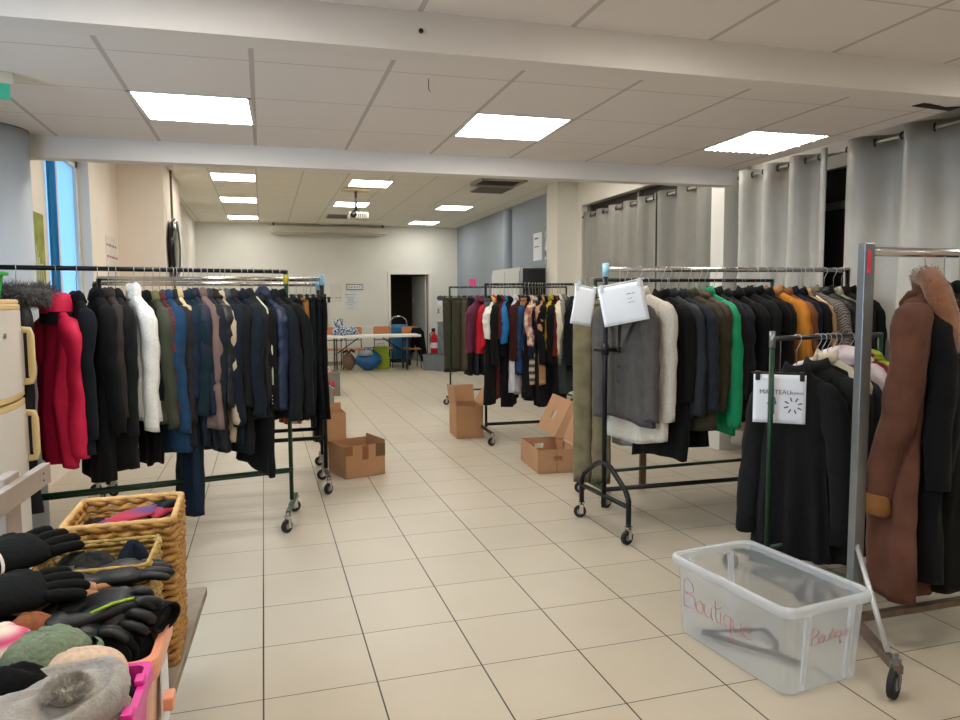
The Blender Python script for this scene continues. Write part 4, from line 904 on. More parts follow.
vent('grey vent panel in the hall ceiling behind the projector', 1.76, 13.4, 3.46, .64, .64)
vent('grey vent panel in the hall ceiling beside the blue wall', 3.82, 8.95, 3.46, .6, .62)
t = thing('missing_tile', 'dark opening of a missing ceiling tile just beyond the middle beam', 'ceiling opening', (3.66, 8.1, 3.46))
MB().bb((-.35, -.3, -.02), (.35, .3, 0)).build('opening', mat('dark_opening', '#2a1c16', .9), t)  # dark panel painted for the unlit void above a missing tile
mb = MB()
for q in ((-.37, -.32, .37, -.29), (-.37, .29, .37, .32), (-.37, -.32, -.34, .32), (.34, -.32, .37, .32)): mb.bb((q[0], q[1], -.05), (q[2], q[3], 0))
mb.build('rim', mat('opening_rim', '#a7a293', .6), t)
t = thing('ceiling_hook', 'tiny wire hook hanging from the ceiling tiles', 'hook', (Rp(.83, .62)[0], Rp(.83, .62)[1], 2.62)); MB().tube([(0, 0, 0), (0, 0, -.05), (.01, 0, -.06)], .002, 6).build('wire', BLACKM, t)
t = thing('anchor_hole', 'small black anchor hole in the face of the front beam', 'hole', (.627, -.1795, 2.55)); MB().lathe([(.009, -.003), (.009, .0)], 12, axis='Y').build('plug', BLACKPL, t)
# broken dark corner of the ceiling by the curtains
t = thing('broken_tile', 'dark broken ceiling tile corner next to the curtains', 'ceiling tile', (Rp(3.6, .45)[0], Rp(3.6, .45)[1], 2.62), A_R)
fold_shape(MB(), [(-.11, .0, -.003), (.18, .03, -.003), (.18, -.06, -.003), (.1, -.02, -.003), (-.09, -.07, -.003)], .004).build('gap', mat('dark_gap', '#1c120c', .95), t)
# shelf cabinet with a black screen beside the pier
t = thing('cabinet', 'white shelf cabinet beside the blue wall pier', 'cabinet', (4.6, 9.75, 0))
MB().bb((-.26, -.8, 0), (.26, .8, 2.16)).build('body', mat('cabinet_white', '#cfd3d1', .5), t, bevel=.005)
for s in (-1, 1): MB().bb((-.285, s*.4-.38, .1), (-.27, s*.4+.38, 2.1)).build('door', mat('cabinet_white', '#cfd3d1', .5), t, bevel=.003)
t = thing('screen', 'black television standing tilted before the white cabinet', 'television', (4.36, 8.35, 1.62), -.45)
MB().box((0, 0, .27), (.38, .05, .44)).build('panel', BLACKPL, t, bevel=.008); MB().bb((-.04, .0, 0), (.04, .08, .1)).build('neck', BLACKPL, t); MB().bb((-.2, -.1, -.02), (.2, .14, 0)).build('foot', BLACKPL, t)
MB().box((0, -.028, .27), (.35, .004, .40)).build('glass', mat('screen_glass', '#131511', .1), t)
t = thing('media_trolley', 'tall grey media trolley carrying the black television', 'trolley', (4.36, 8.35, 0), -.45)
for x in (-.19, .19):
    for y in (-.16, .16): MB().box((x, y, .8), (.03, .03, 1.6)).build('leg', STEEL, t)
for z in (.1, .8, 1.585): MB().box((0, 0, z), (.42, .36, .025)).build('shelf', STEEL, t)
# ------------------------------------------------------------------ back of the hall: table, chairs, bags
PLY = mat('orange_plywood', '#c07a45', .5, var=.08, vscale=6)
t = thing('folding_table', 'long white folding table before the end wall', 'table', (2.385, 13.65, 0))
MB().bb((-1.115, -.33, .765), (1.115, .33, .82)).build('tabletop', mat('table_white', '#e9e7e0', .45), t, bevel=.008)
for sx in (-1, 1):
    for sy in (-1, 1):
        MB().tube([(sx*.80, sy*.27, 0), (sx*.80, sy*.27, .765)], .018, 8).build('leg', DARKSTEEL, t, smooth=True)
    MB().tube([(sx*.80, -.27, .2), (sx*.80, .27, .2)], .013, 8).build('stretcher', DARKSTEEL, t, smooth=True)
    MB().tube([(sx*.80, 0, .38), (sx*.28, 0, .75)], .013, 8).build('brace', BLACKM, t, smooth=True)
def chair(label, x, y, rz):
    t = thing('school_chair', label, 'chair', (x, y, 0), rz, 'plywood chairs at the white table')
    def panel(w_, h_, c, tilt, name):
        pts = []
        for (sx, sz) in ((-1, -1), (1, -1), (1, 1), (-1, 1)):
            for k in range(5):
                a = math.atan2(sz, sx)-PI/4+k*PI/8; pts.append((sx*(w_/2-.04)+.04*math.cos(a), sz*(h_/2-.04)+.04*math.sin(a)))
        R = Matrix.Rotation(tilt, 3, 'X'); mb = MB()
        mb.loft([[tuple(R @ Vector((p[0], th, p[1])) + Vector(c)) for p in pts] for th in (-.006, .006)])
        return mb.build(name, PLY, t)
    panel(.40, .24, (0, .20, .86), -.14, 'backrest'); panel(.40, .40, (0, -.02, .46), PI/2+.05, 'seat')
    for s in (-1, 1):
        MB().tube([(s*.18, .26, 0), (s*.18, .19, .45), (s*.18, .22, .96)], .011, 8).build('leg', BLACKM, t, smooth=True)
        MB().tube([(s*.18, -.24, 0), (s*.18, -.17, .44), (s*.18, .19, .45)], .011, 8).build('leg', BLACKM, t, smooth=True)
    MB().tube([(-.18, .2, .66), (.18, .2, .66)], .009, 8).build('stretcher', BLACKM, t, smooth=True)
for lab, x, y in [('plywood chair behind the blue patterned bag, leftmost at the white table', 1.62, 14.3), ('plywood chair behind the white table, above the blue sack', 2.10, 14.32),
                  ('plywood chair behind the white table, above the lime bag', 2.78, 14.33), ('plywood chair at the right end of the white table, before the doorway', 3.40, 13.95)]:
    chair(lab, x, y, 0)
def sack(name, label, cat, loc, dims, m, top=None, R_=3, squash=1.0, parts=None, n=26):
    t = thing(name, label, cat, loc); rr = random.Random(R_); rings = []
    for i in range(15):
        f = i/14; a = f*PI
        k = (math.sin(a)**.55)*(1-.18*f) if 0 < f < 1 else .02
        if f < .06: k = .8*f/.06 if f > 0 else .3
        ring = []
        for j in range(n):
            u = 2*PI*j/n; q = 1+.10*noise.noise(Vector((math.cos(u)*1.5+R_, math.sin(u)*1.5, f*3)))+.05*noise.noise(Vector((math.cos(u)*4+R_, math.sin(u)*4, f*7)))
            ring.append((dims[0]*k*q*math.cos(u), dims[1]*k*q*math.sin(u), dims[2]*f))
        rings.append(ring)
    MB().loft(rings).build('body', m, t, smooth=True)
    if parts: parts(t)
    return t
sack('plastic_bag', 'brown mesh bag tied with black, under the white table', 'bag', (1.90, 13.85, 0), (.17, .15, .42), mat('brown_mesh', '#7d6454', .9, var=.4, vscale=30),
     parts=lambda t: (MB().tube([(-.14, 0, .40), (-.05, 0, .46), (0, 0, .40), (.06, 0, .47), (.14, .02, .42)], .03, 8).build('tie', mat('black_plastic_film', '#1b1b1d', .3), t, smooth=True)))
sack('storage_sack', 'large blue plastic sack stuffed with clothes under the table', 'bag', (2.34, 13.72, 0), (.33, .24, .50), mat('blue_plastic', '#1d5c92', .4, var=.12, vscale=5), R_=9,
     parts=lambda t: (MB().loft([[(.17*k*math.cos(2*PI*j/16)-.08, .14*k*math.sin(2*PI*j/16)-.12, .40+.09*z) for j in range(16)] for k, z in ((1, -.6), (1, .3), (.7, .9), (.1, 1.1))]).build('grey_clothes', fabm('#8d9499'), t, smooth=True),
                      [MB().tube([(s*.12-.03, -.16, .44), (s*.1, -.17, .53), (.0, -.16, .52)], .012, 6).build('handle', mat('dark_blue_strap', '#152a4a', .6), t, smooth=True) for s in (-1, 1)]))
t = thing('shopping_bag', 'lime green shopping bag right of the blue sack', 'bag', (2.70, 13.95, 0))
MB().loft([[(x*k+dx, y*k, z) for x, y in ((-.16, -.09), (.16, -.09), (.16, .09), (-.16, .09))] for k, dx, z in ((.9, 0, 0), (1, .0, .2), (.98, -.03, .42), (1.03, -.05, .52))], True, False).build('body', mat('lime_green', '#9ab325', .6, var=.1, vscale=8), t)
MB().tube([(-.13, -.09, .5), (-.12, -.1, .6), (.02, -.1, .6), (.04, -.09, .5)], .01, 6).build('handle', mat('lime_green', '#9ab325', .6, var=.1, vscale=8), t, smooth=True)
# blue patterned bag on the table
BPAT = pattern_mat('blotch', '#c9d6e6', '#16264c', 26)
t = thing('cloth_bag', 'blue and white patterned cloth bag lying on the white table', 'bag', (1.76, 13.72, .82))
rings = []
for i in range(12):
    f = i/11; k = (math.sin(f*PI)**.5) if 0 < f < 1 else .05
    rings.append([(-.25+.62*f, .15*k*math.cos(2*PI*j/18)*(1+.2*noise.noise(Vector((f*5, j*.7, 0)))), .01+max(0, (.145-.06*f)*k*(1+math.sin(2*PI*j/18)) + .05*math.sin(f*9)*(math.sin(2*PI*j/18) > .3))) for j in range(18)])
MB().loft(rings).build('body', BPAT, t, smooth=True)
for s in (-1, 1): MB().tube([(-.16, s*.03, .2), (-.14+.05*s, s*.04, .36), (-.03+.03*s, s*.04, .37), (.0, s*.03, .2)], .016, 8).build('handle', BPAT, t, smooth=True)
MB().loft([[(.05*math.cos(2*PI*j/10)-.02, -.33-.02*math.sin(2*PI*j/10), z) for j in range(10)] for z in (-.12, 0, .06)]).build('hanging_strap', BPAT, t)
# shopping trolley
t = thing('shopping_trolley', 'blue shopping trolley with a chrome hoop handle in the doorway', 'trolley', (3.22, 14.5, 0))
MB().loft([[(x*k, y*k, z) for x, y in ((-.2, -.15), (.2, -.15), (.2, .15), (-.2, .15))] for k, z in ((1, .18), (1.05, .5), (1, .95), (.8, 1.02))]).build('bag', mat('trolley_blue', '#1f6591', .6, var=.15, vscale=9), t, bevel=.02)
MB().tube([(-.22, .16, .2), (-.22, .17, 1.0), (-.19, .17, 1.13), (-.1, .17, 1.2), (.0, .17, 1.215), (.1, .17, 1.2), (.19, .17, 1.13), (.22, .17, 1.0), (.22, .16, .2)], .014, 10).build('handle', CHROME, t, smooth=True)
MB().bb((-.22, -.16, .1), (.22, .16, .18)).build('base', BLACKPL, t, bevel=.01)
for s in (-1, 1): MB().lathe([(.03, -.02), (.1, -.022), (.1, .022), (.03, .02)], 20, c=(s*.25, .1, .1), axis='X').build('wheel', RUBBER, t)
t = thing('jacket', 'black jacket draped over the right chair, hanging toward the floor', 'jacket', (3.63, 14.12, 0))
MB().loft([[(w_*math.cos(2*PI*j/14)+dx, .05*math.sin(2*PI*j/14), z) for j in range(14)] for w_, dx, z in ((.05, .12, .10), (.10, .08, .3), (.14, .0, .6), (.16, -.05, .85), (.10, -.08, .95))]).build('body', fabm('#171a21'), t, smooth=True)
MB().loft([[(.05*math.cos(2*PI*j/12)+dx, .045*math.sin(2*PI*j/12)-.05, z) for j in range(12)] for dx, z in ((-.19, .35), (-.17, .6), (-.12, .86))]).build('sleeve', fabm('#171a21'), t, smooth=True)
# grey folding crates, red extinguisher
GCR = mat('grey_crate', '#6d767c', .55, var=.08, vscale=9)
def crate(label, loc, rz, dims, m=GCR, slots=(3, 8), group=None, name='plastic_crate'):
    t = thing(name, label, 'crate', loc, rz, group); W, D, H = dims; th = .012
    mb = MB()
    mb.bb((-W/2, -D/2, 0), (W/2, D/2, th))
    for (x0, y0, x1, y1) in ((-W/2, -D/2, W/2, -D/2+th), (-W/2, D/2-th, W/2, D/2), (-W/2, -D/2, -W/2+th, D/2), (W/2-th, -D/2, W/2, D/2)):
        al = abs(x1-x0) > abs(y1-y0); rows, cols = slots; n_ = cols
        for r in range(rows+1):
            z0 = H*r/rows-(.014 if r else 0); mb.bb((x0, y0, max(0, z0)), (x1, y1, min(H, z0+.028)))
        for c in range(n_+1):
            if al: x = x0+(x1-x0-.014)*c/n_; mb.bb((x, y0, 0), (x+.014, y1, H))
            else: y = y0+(y1-y0-.014)*c/n_; mb.bb((x0, y, 0), (x1, y+.014, H))
    for (x0, y0, x1, y1) in ((-W/2+.004, -D/2+.004, W/2-.004, -D/2+.008), (-W/2+.004, D/2-.008, W/2-.004, D/2-.004), (-W/2+.004, -D/2+.004, -W/2+.008, D/2-.004), (W/2-.008, -D/2+.004, W/2-.004, D/2-.004)): mb.bb((x0, y0, 0), (x1, y1, H-.02))
    mb.build('body', m, t)
    mb = MB()
    for (x0, y0, x1, y1) in ((-W/2-.012, -D/2-.012, W/2+.012, -D/2+.01), (-W/2-.012, D/2-.01, W/2+.012, D/2+.012), (-W/2-.012, -D/2, -W/2+.01, D/2), (W/2-.01, -D/2, W/2+.012, D/2)): mb.bb((x0, y0, H-.03), (x1, y1, H))
    mb.build('rim', m, t, bevel=.003)
    return t
crate('grey slotted crate by the aisle end of the left racks, farther one', (1.02, 9.5, 0), .03, (.42, .5, .40), mat('taupe_crate', '#8a877c', .55, var=.1, vscale=9))
crate('grey slotted crate by the aisle end of the left racks, nearer one', (.76, 7.72, 0), .05, (.40, .5, .34), mat('taupe_crate', '#8a877c', .55, var=.1, vscale=9))
t = sack('crumpled_cloth', 'white cloth with red pattern heaped in the grey crate', 'cloth', (1.0, 9.42, .1), (.17, .17, .42), pattern_mat('blotch', '#e3ded5', '#b33346', 9), R_=5)
t = thing('toy_wand', 'white stick with a red bow leaning on the farther grey crate', 'toy', (1.0, 9.14, 0))
MB().tube([(-.16, 0, .42), (.07, .02, .2)], .022, 8).build('stick', WHITE, t, smooth=True)
for s in (-1, 1): MB().lathe([(.0, -.02), (.06, -.012), (.065, .012), (.0, .02)], 12, c=(.08, -.01, .16+s*.06), axis='Y').build('bow', mat('red_bow', '#a8323c', .6, var=.2, vscale=20), t, smooth=True)
for i, (x, y, z, lab) in enumerate([(3.82, 13.35, 0, 'lower left grey crate of the stack by the storeroom door'), (4.05, 13.0, 0, 'lower right grey crate of the stack behind the farthest rack'), (4.2, 13.45, .37, 'upper grey crate of the stack beside the extinguisher'), (4.2, 13.46, .74, 'topmost grey crate of the stack beside the extinguisher')]):
    crate(lab, (x, y, z), .9, (.5, .36, .36), GCR, (3, 5), 'grey crates by the storeroom door')
t = thing('fire_extinguisher', 'red fire extinguisher standing right of the storeroom door', 'fire extinguisher', (4.16, 14.85, .2))
MB().bb((-.12, -.12, -.2), (.12, .12, 0)).build('stand', mat('stand_red', '#8c2027', .5), t)
MB().lathe([(.085, 0), (.09, .05), (.09, .45), (.07, .53), (.03, .57), (.03, .62)], 20).build('cylinder', mat('extinguisher_red', '#d0101f', .35), t, smooth=True)
MB().lathe([(.094, .2), (.094, .34)], 20, cap0=False, cap1=False).build('label', PAPER, t, smooth=True)
MB().bb((-.06, -.02, .62), (.03, .02, .70)).build('valve', BLACKPL, t, bevel=.004)
MB().tube([(-.02, -.03, .64), (-.12, -.05, .55), (-.12, -.06, .3)], .012, 8).build('hose', RUBBER, t, smooth=True)
t = thing('broom', 'dark broom stick leaning on the grey crates by the wall', 'broom', (4.05, 12.6, 0))
MB().tube([(-.05, 0, .06), (.32, .55, 1.45)], .014, 8).build('stick', DARKSTEEL, t, smooth=True)
MB().lathe([(.0, -.06), (.05, -.05), (.06, .0), (.05, .05), (.0, .06)], 12, c=(.33, .56, 1.49)).build('knob', BLACKPL, t, smooth=True)
MB().bb((-.2, -.03, 0), (.1, .03, .07)).build('head', BLACKPL, t, bevel=.005)
t = thing('price_tag', 'pink card standing above the rail of the farthest rack', 'card', (3.02, 7.4, 1.79)); MB().bb((-.05, -.002, 0), (.05, .002, .11)).build('card', mat('pink_card', '#e04a8c', .6), t); MB().tube([(0, 0.004, -.02), (0, .004, .08)], .004, 6).build('pin', WIRE, t)

# ------------------------------------------------------------------ cardboard boxes
TAPE = mat('brown_tape', '#8a5a35', .35)
def boxpanel(mb, p, th=.006): return fold_shape(mb, p, th)
def cbox(label, loc, rz, W, D, H, flaps=(0, 0, 0, 0), fl=.16, tape=False, holes=False, name='cardboard_box', wear=0):
    """open carton; flaps = opening angle of the front, right, back, left flap (0 = missing, pi/2 = straight up)"""
    t = thing(name, label, 'box', loc, rz); th = .006
    mb = MB().bb((-W/2, -D/2, 0), (W/2, D/2, th))
    def wall(axis, s):
        if axis == 'y':
            y = s*D/2
            if holes: 
                h0, h1 = H*.50, H*.72; hw_ = .045
                mb.bb((-W/2, min(y, y-s*th), 0), (W/2, max(y, y-s*th), h0)); mb.bb((-W/2, min(y, y-s*th), h1), (W/2, max(y, y-s*th), H))
                mb.bb((-W/2, min(y, y-s*th), h0), (-hw_, max(y, y-s*th), h1)); mb.bb((hw_, min(y, y-s*th), h0), (W/2, max(y, y-s*th), h1))
            else: mb.bb((-W/2, min(y, y-s*th), 0), (W/2, max(y, y-s*th), H))
        else:
            x = s*W/2; mb.bb((min(x, x-s*th), -D/2, 0), (max(x, x-s*th), D/2, H))
    wall('y', -1); wall('y', 1); wall('x', -1); wall('x', 1)
    mb.build('carton', CARD, t)
    dirs = [((-W/2, -D/2), (W/2, -D/2), (0, -1)), ((W/2, -D/2), (W/2, D/2), (1, 0)), ((W/2, D/2), (-W/2, D/2), (0, 1)), ((-W/2, D/2), (-W/2, -D/2), (-1, 0))]
    for k, a in enumerate(flaps):
        if not a: continue
        p, q, n = dirs[k]; l = fl*(1+.1*k); sa, ca = math.sin(a), math.cos(a); i_ = .006
        mb = MB(); boxpanel(mb, [(p[0], p[1], H), (q[0], q[1], H), (q[0]+n[0]*l*ca-(q[0]-p[0])*i_, q[1]+n[1]*l*ca, H+l*sa), (p[0]+n[0]*l*ca+(q[0]-p[0])*i_, p[1]+n[1]*l*ca, H+l*sa)], .005)
        mb.build('flap', CARD, t)
    if tape:
        MB().bb((-.03, -D/2-.002, H*.55), (.03, -D/2, H)).build('tape', TAPE, t)
        MB().bb((-W/2-.002, -D/2-.003, H*.72), (-W/2+.07, -D/2, H+.003)).build('tape', TAPE, t)
        MB().bb((W/2-.09, -D/2-.003, H*.6), (W/2+.002, -D/2, H+.003)).build('tape', mat('worn_tape', '#6d5236', .5), t)
        MB().bb((W/2, -D/2, H*.6), (W/2+.003, -D/2+.1, H+.003)).build('tape', mat('worn_tape', '#6d5236', .5), t)
    return t
a = math.atan2(.11, .36)
cx_, cy2 = .69+.18*math.cos(a)-.2*math.sin(a), 3.47+.18*math.sin(a)+.2*math.cos(a)
cbox('worn taped cardboard box at the aisle end of the left racks', (cx_+.02, cy2, 0), a, .385, .40, .285, (0, 1.5, 0, 0), .03, tape=True)
cbox('smaller cardboard box behind the worn taped one', (.73, 5.52, 0), .05, .34, .36, .31, (0, 0, 1.4, 0), .06)
cbox('tall cardboard box with raised flaps by the mid rack post', (2.285, 5.19, 0), -.06, .31, .44, .37, (0, 1.0, 1.25, 1.45), .17)
t = cbox('low cardboard box with cut hand holes, open on the floor', (2.60, 3.42, 0), -.09, .37, .62, .215, (0, 0, 0, 0), .2, holes=True)
MB().bb((-.012, -.312, .0), (-.008, -.309, .215)).build('edge_seam', mat('seam_brown', '#7d5433', .9), t)
t = thing('folded_carton', 'folded cardboard lid with hand holes standing behind the low box', 'lid', (2.75, 3.5, 0))
def holed_panel(a, b, c, d, name):          # quad a,b,c,d with a hand hole, as 4 strips round the hole
    a, b, c, d = map(Vector, (a, b, c, d))
    def P(u, v): return (a*(1-u)+b*u)*(1-v)+(d*(1-u)+c*u)*v
    mb = MB()
    for (u0, u1, v0, v1) in ((0, 1, 0, .42), (0, 1, .58, 1), (0, .38, .42, .58), (.62, 1, .42, .58)):
        fold_shape(mb, [P(u0, v0), P(u1, v0), P(u1, v1), P(u0, v1)], .006)
    return mb.build(name, CARD, t)
o_ = Vector((2.75, 3.5, 0))
def rel(*p): return tuple(Vector(p)-o_)
holed_panel(rel(2.66, 3.85, .30), rel(2.83, 3.85, .63), rel(2.89, 3.52, .59), rel(2.71, 3.52, .25), 'panel')
mb = MB(); fold_shape(mb, [rel(2.71, 3.52, .25), rel(2.89, 3.52, .59), rel(2.925, 3.46, .585), rel(2.775, 3.46, .24)], .006); mb.build('spine', CARDIN, t)
holed_panel(rel(2.775, 3.46, .24), rel(2.925, 3.46, .585), rel(2.93, 3.12, .53), rel(2.86, 3.12, .18), 'panel')
mb = MB(); fold_shape(mb, [rel(2.71, 3.52, .25), rel(2.775, 3.46, .24), rel(2.79, 3.50, .0), rel(2.79, 3.6, .0)], .006); mb.build('foot_flap', CARD, t)
t = thing('wooden_stake', 'brown wooden slat standing upright under the right rack', 'slat', (3.04, 2.42, 0))
MB().loft([[(-.025, -.012, z0), (.03, -.012, z1), (.03, .012, z1), (-.025, .012, z0)] for z0, z1 in ((0, .035), (.5, .5))]).build('board', mat('slat_wood', '#7a5a45', .7, var=.15, vscale=12), t)

# ------------------------------------------------------------------ clear storage tub
def clear_plastic(name, c, tr, gl=.12):
    m = bpy.data.materials.new(name); m.use_nodes = True; n, l = m.node_tree.nodes, m.node_tree.links; n.clear()
    o = n.new('ShaderNodeOutputMaterial'); a = n.new('ShaderNodeBsdfTransparent'); b = n.new('ShaderNodeBsdfDiffuse'); tl = n.new('ShaderNodeBsdfTranslucent'); g_ = n.new('ShaderNodeBsdfGlossy')
    a.inputs[0].default_value = (.93, .95, .97, 1); b.inputs[0].default_value = rgb(c); tl.inputs[0].default_value = rgb(c); g_.inputs['Roughness'].default_value = .18
    x0 = n.new('ShaderNodeMixShader'); x0.inputs[0].default_value = .5; l.new(b.outputs[0], x0.inputs[1]); l.new(tl.outputs[0], x0.inputs[2])
    x1 = n.new('ShaderNodeMixShader'); x1.inputs[0].default_value = 1-tr; l.new(a.outputs[0], x1.inputs[1]); l.new(x0.outputs[0], x1.inputs[2])
    lw = n.new('ShaderNodeLayerWeight'); lw.inputs['Blend'].default_value = .5
    x2 = n.new('ShaderNodeMixShader'); pw = n.new('ShaderNodeMath'); pw.operation = 'POWER'; pw.inputs[1].default_value = 4; l.new(lw.outputs['Facing'], pw.inputs[0]); ml = n.new('ShaderNodeMath'); ml.operation = 'MULTIPLY_ADD'; ml.inputs[1].default_value = .45; ml.inputs[2].default_value = .03; l.new(pw.outputs[0], ml.inputs[0]); l.new(ml.outputs[0], x2.inputs[0]); l.new(x1.outputs[0], x2.inputs[1]); l.new(g_.outputs[0], x2.inputs[2]); l.new(x2.outputs[0], o.inputs[0])
    return m
TUB = clear_plastic('clear_plastic', '#eef2f6', .70); TUBR = clear_plastic('clear_plastic_rim', '#f4f7fa', .40)
TX, TY, TA, TW, TD, TH = 2.12, -.27, math.radians(6.7), .465, .70, .375
t = thing('storage_tub', 'clear plastic storage tub with red handwriting, on the floor', 'tub', (TX, TY, 0), TA)
def rrect(w_, d_, r, z, n=5, dx=0, dy=0):
    pts = []
    for sx, sy, a0 in ((1, 1, 0), (-1, 1, PI/2), (-1, -1, PI), (1, -1, 1.5*PI)):
        for k in range(n+1):
            a = a0+PI/2*k/n; pts.append((sx*(w_/2-r)+r*math.cos(a)+dx, sy*(d_/2-r)+r*math.sin(a)+dy, z))
    return pts
prof = [(TW-.075, TD-.075, .004), (TW-.06, TD-.06, .012), (TW-.03, TD-.03, TH-.04), (TW-.022, TD-.022, TH-.01)]
MB().loft([rrect(w_, d_, .04, z) for w_, d_, z in prof], True, False).build('shell', TUB, t, smooth=False)
MB().loft([rrect(w_, d_, .05, z) for w_, d_, z in ((TW-.022, TD-.022, TH-.012), (TW-.02, TD-.02, TH), (TW+.012, TD+.012, TH+.002), (TW+.02, TD+.02, TH-.012), (TW+.018, TD+.018, TH-.036), (TW+.008, TD+.008, TH-.04))], False, False).build('rim', TUBR, t, smooth=True)
for x, y, w_, d_ in [(s*.12, -TD/2+.012, .022, .018) for s in (-1, 1)] + [(s*.12, TD/2-.012, .022, .018) for s in (-1, 1)]:
    sg_ = -1 if y < 0 else 1
    MB().loft([[(x-w_/2, y-sg_*.026, .02), (x+w_/2, y-sg_*.026, .02), (x+w_/2, y-sg_*.012, .02), (x-w_/2, y-sg_*.012, .02)], [(x-w_/2, y-sg_*.006, TH-.04), (x+w_/2, y-sg_*.006, TH-.04), (x+w_/2, y+sg_*.012, TH-.04), (x-w_/2, y+sg_*.012, TH-.04)]]).build('rib', TUBR, t)
# handwriting, one pen stroke per letter
PEN = mat('red_marker', '#b8636a', .6)
LET = {'B': [[(0, 0), (.05, 1.0), (.45, .95), (.5, .65), (.1, .52), (.55, .45), (.6, .1), (.3, -.02), (0, 0)]], 'o': [[(.2, .45), (.02, .3), (.05, .05), (.25, 0), (.38, .2), (.3, .42), (.2, .45), (.42, .38)]],
       'u': [[(0, .42), (.03, .08), (.2, .02), (.34, .2), (.36, .42), (.37, .1), (.46, .02)]], 't': [[(.12, .75), (.13, .1), (.26, 0)], [(-.02, .5), (.3, .52)]], 'i': [[(.05, .42), (.07, .08), (.16, .0)], [(.05, .58), (.06, .62)]],
       'q': [[(.34, .42), (.08, .42), (.02, .2), (.12, .04), (.32, .12), (.34, .42), (.36, -.42), (.48, -.25)]], 'e': [[(.03, .22), (.32, .26), (.26, .43), (.08, .40), (.02, .18), (.14, .0), (.38, .06)]]}
def handwrite(txt, M, size, th=.0014):
    x = 0; mb = MB()
    adv = {'B': .66, 'o': .44, 'u': .46, 't': .30, 'i': .2, 'q': .46, 'e': .4}
    for ch in txt:
        for st in LET[ch]:
            pts = []
            for k in range(len(st)-1):
                p0 = st[max(k-1, 0)]; p1 = st[k]; p2 = st[k+1]; p3 = st[min(k+2, len(st)-1)]
                for q in range(4):
                    u = q/4
                    pts.append(tuple(.5*((2*p1[i])+(-p0[i]+p2[i])*u+(2*p0[i]-5*p1[i]+4*p2[i]-p3[i])*u*u+(-p0[i]+3*p1[i]-3*p2[i]+p3[i])*u**3) for i in (0, 1)))
            pts.append(st[-1])
            mb.tube([M @ Vector(((px+x)*size, py*size, 0)) for px, py in pts], th, 5)
        x += adv[ch]
    mb.build('lettering', PEN, t, smooth=True)
xw = -TW/2+.0195
handwrite('Boutique', frame3((-TW/2+.020, TD/2-.075, .15), (-.002, -1, .02), (-.045, 0, 1)), .125)
handwrite('Boutique', frame3((-.09, -TD/2+.015, .20), (1, 0, .05), (0, -.045, 1)), .065)
t = thing('clothes_hanger', 'black plastic hanger lying inside the clear tub', 'hanger', (TX, TY, .015), TA+.1)
MB().tube([(-.12, .24, .012), (-.05, .02, .012), (-.01, -.06, .012), (.02, -.2, .012)], .012, 8).tube([(-.01, -.06, .012), (.09, .0, .012), (.13, .1, .02)], .011, 8).build('arm', BLACKPL, t, smooth=True)
MB().tube([(-.12, .24, .012), (.13, .1, .02)], .008, 8).build('bar', BLACKPL, t, smooth=True)
MB().tube([(.02, -.2, .012), (-.03, -.23, .02), (-.05, -.235, .10), (-.045, -.23, .15)], .008, 8).build('hook', BLACKPL, t, smooth=True)
# ------------------------------------------------------------------ fridge and what stands on it
FR = mat('fridge_white', '#d9d3c8', .35, spec=.5); FRT = mat('fridge_trim_cream', '#d8bd86', .4)
t = thing('fridge_freezer', 'old white two door fridge freezer with cream trims', 'fridge', (-1.20, 1.12, 0), PI/2)     # local -y faces the room
MB().bb((-.30, .03, .03), (.30, .62, 1.56)).build('body', FR, t, bevel=.01)
def curved_door(z0, z1, name, hz0, hz1):
    rings = []; n = 14
    def outline(z, d=0):
        pts = [(-.30+d, .03), (-.30+d, -.005)]
        for k in range(n+1):
            u = -1+2*k/n; pts.append((u*(.295-d), -.035-.03*(1-u*u)+d*1.0))
        pts += [(.30-d, -.005), (.30-d, .03)]
        return [(x, y, z) for x, y in pts]
    o = MB().loft([outline(z0+.03), outline(z1-.03)]).build(name, FR, t)
    for za, zb in ((z0, z0+.03), (z1-.03, z1)): MB().loft([outline(za, .004), outline(za+.006), outline(zb-.006), outline(zb, .004)]).build('trim', FRT, o)
    x = .245
    MB().tube([(x, -.04, hz0), (x, -.085, hz0+.004), (x, -.09, hz0+.03), (x, -.09, hz1-.03), (x, -.085, hz1-.004), (x, -.04, hz1)], .012, 8, flat=1.5).build('handle', FRT, o, smooth=True)
    MB().bb((x-.05, -.052, hz0-.01), (x+.02, -.038, hz1+.01)).build('handle_recess', mat('recess_plate', '#cfc7ba', .3), o, bevel=.004)
    return o
dd = curved_door(1.085, 1.56, 'door', 1.16, 1.43)
MB().lathe([(.012, -.005), (.012, .006)], 14, axis='Y').build('badge', STEEL, dd, loc=(-.06, -.066, 1.41))
curved_door(.06, 1.075, 'door', .76, 1.0)
MB().bb((-.30, -.03, 1.56), (.30, .6, 1.585)).build('top_trim', FRT, t, bevel=.01)
t = thing('plastic_bin', 'bright green plastic bin standing on the fridge', 'bin', (-1.36, 1.36, 1.585), .0)
GB = mat('bright_green_plastic', '#1ba83a', .4)
MB().loft([rrect(a_, b_, .02, z) for a_, b_, z in ((.2, .2, 0), (.23, .23, .125), (.22, .22, .125), (.19, .19, .006))], True, True).build('body', GB, t)
MB().loft([rrect(a_, b_, .02, z) for a_, b_, z in ((.235, .235, .125), (.27, .27, .125), (.27, .27, .142), (.235, .235, .142))], False, False).build('rim', GB, t)
sack('plastic_bag', 'crumpled white plastic bag sitting in the green bin', 'bag', (-1.40, 1.34, 1.66), (.09, .09, .16), mat('white_film', '#e6edf0', .3), R_=4)

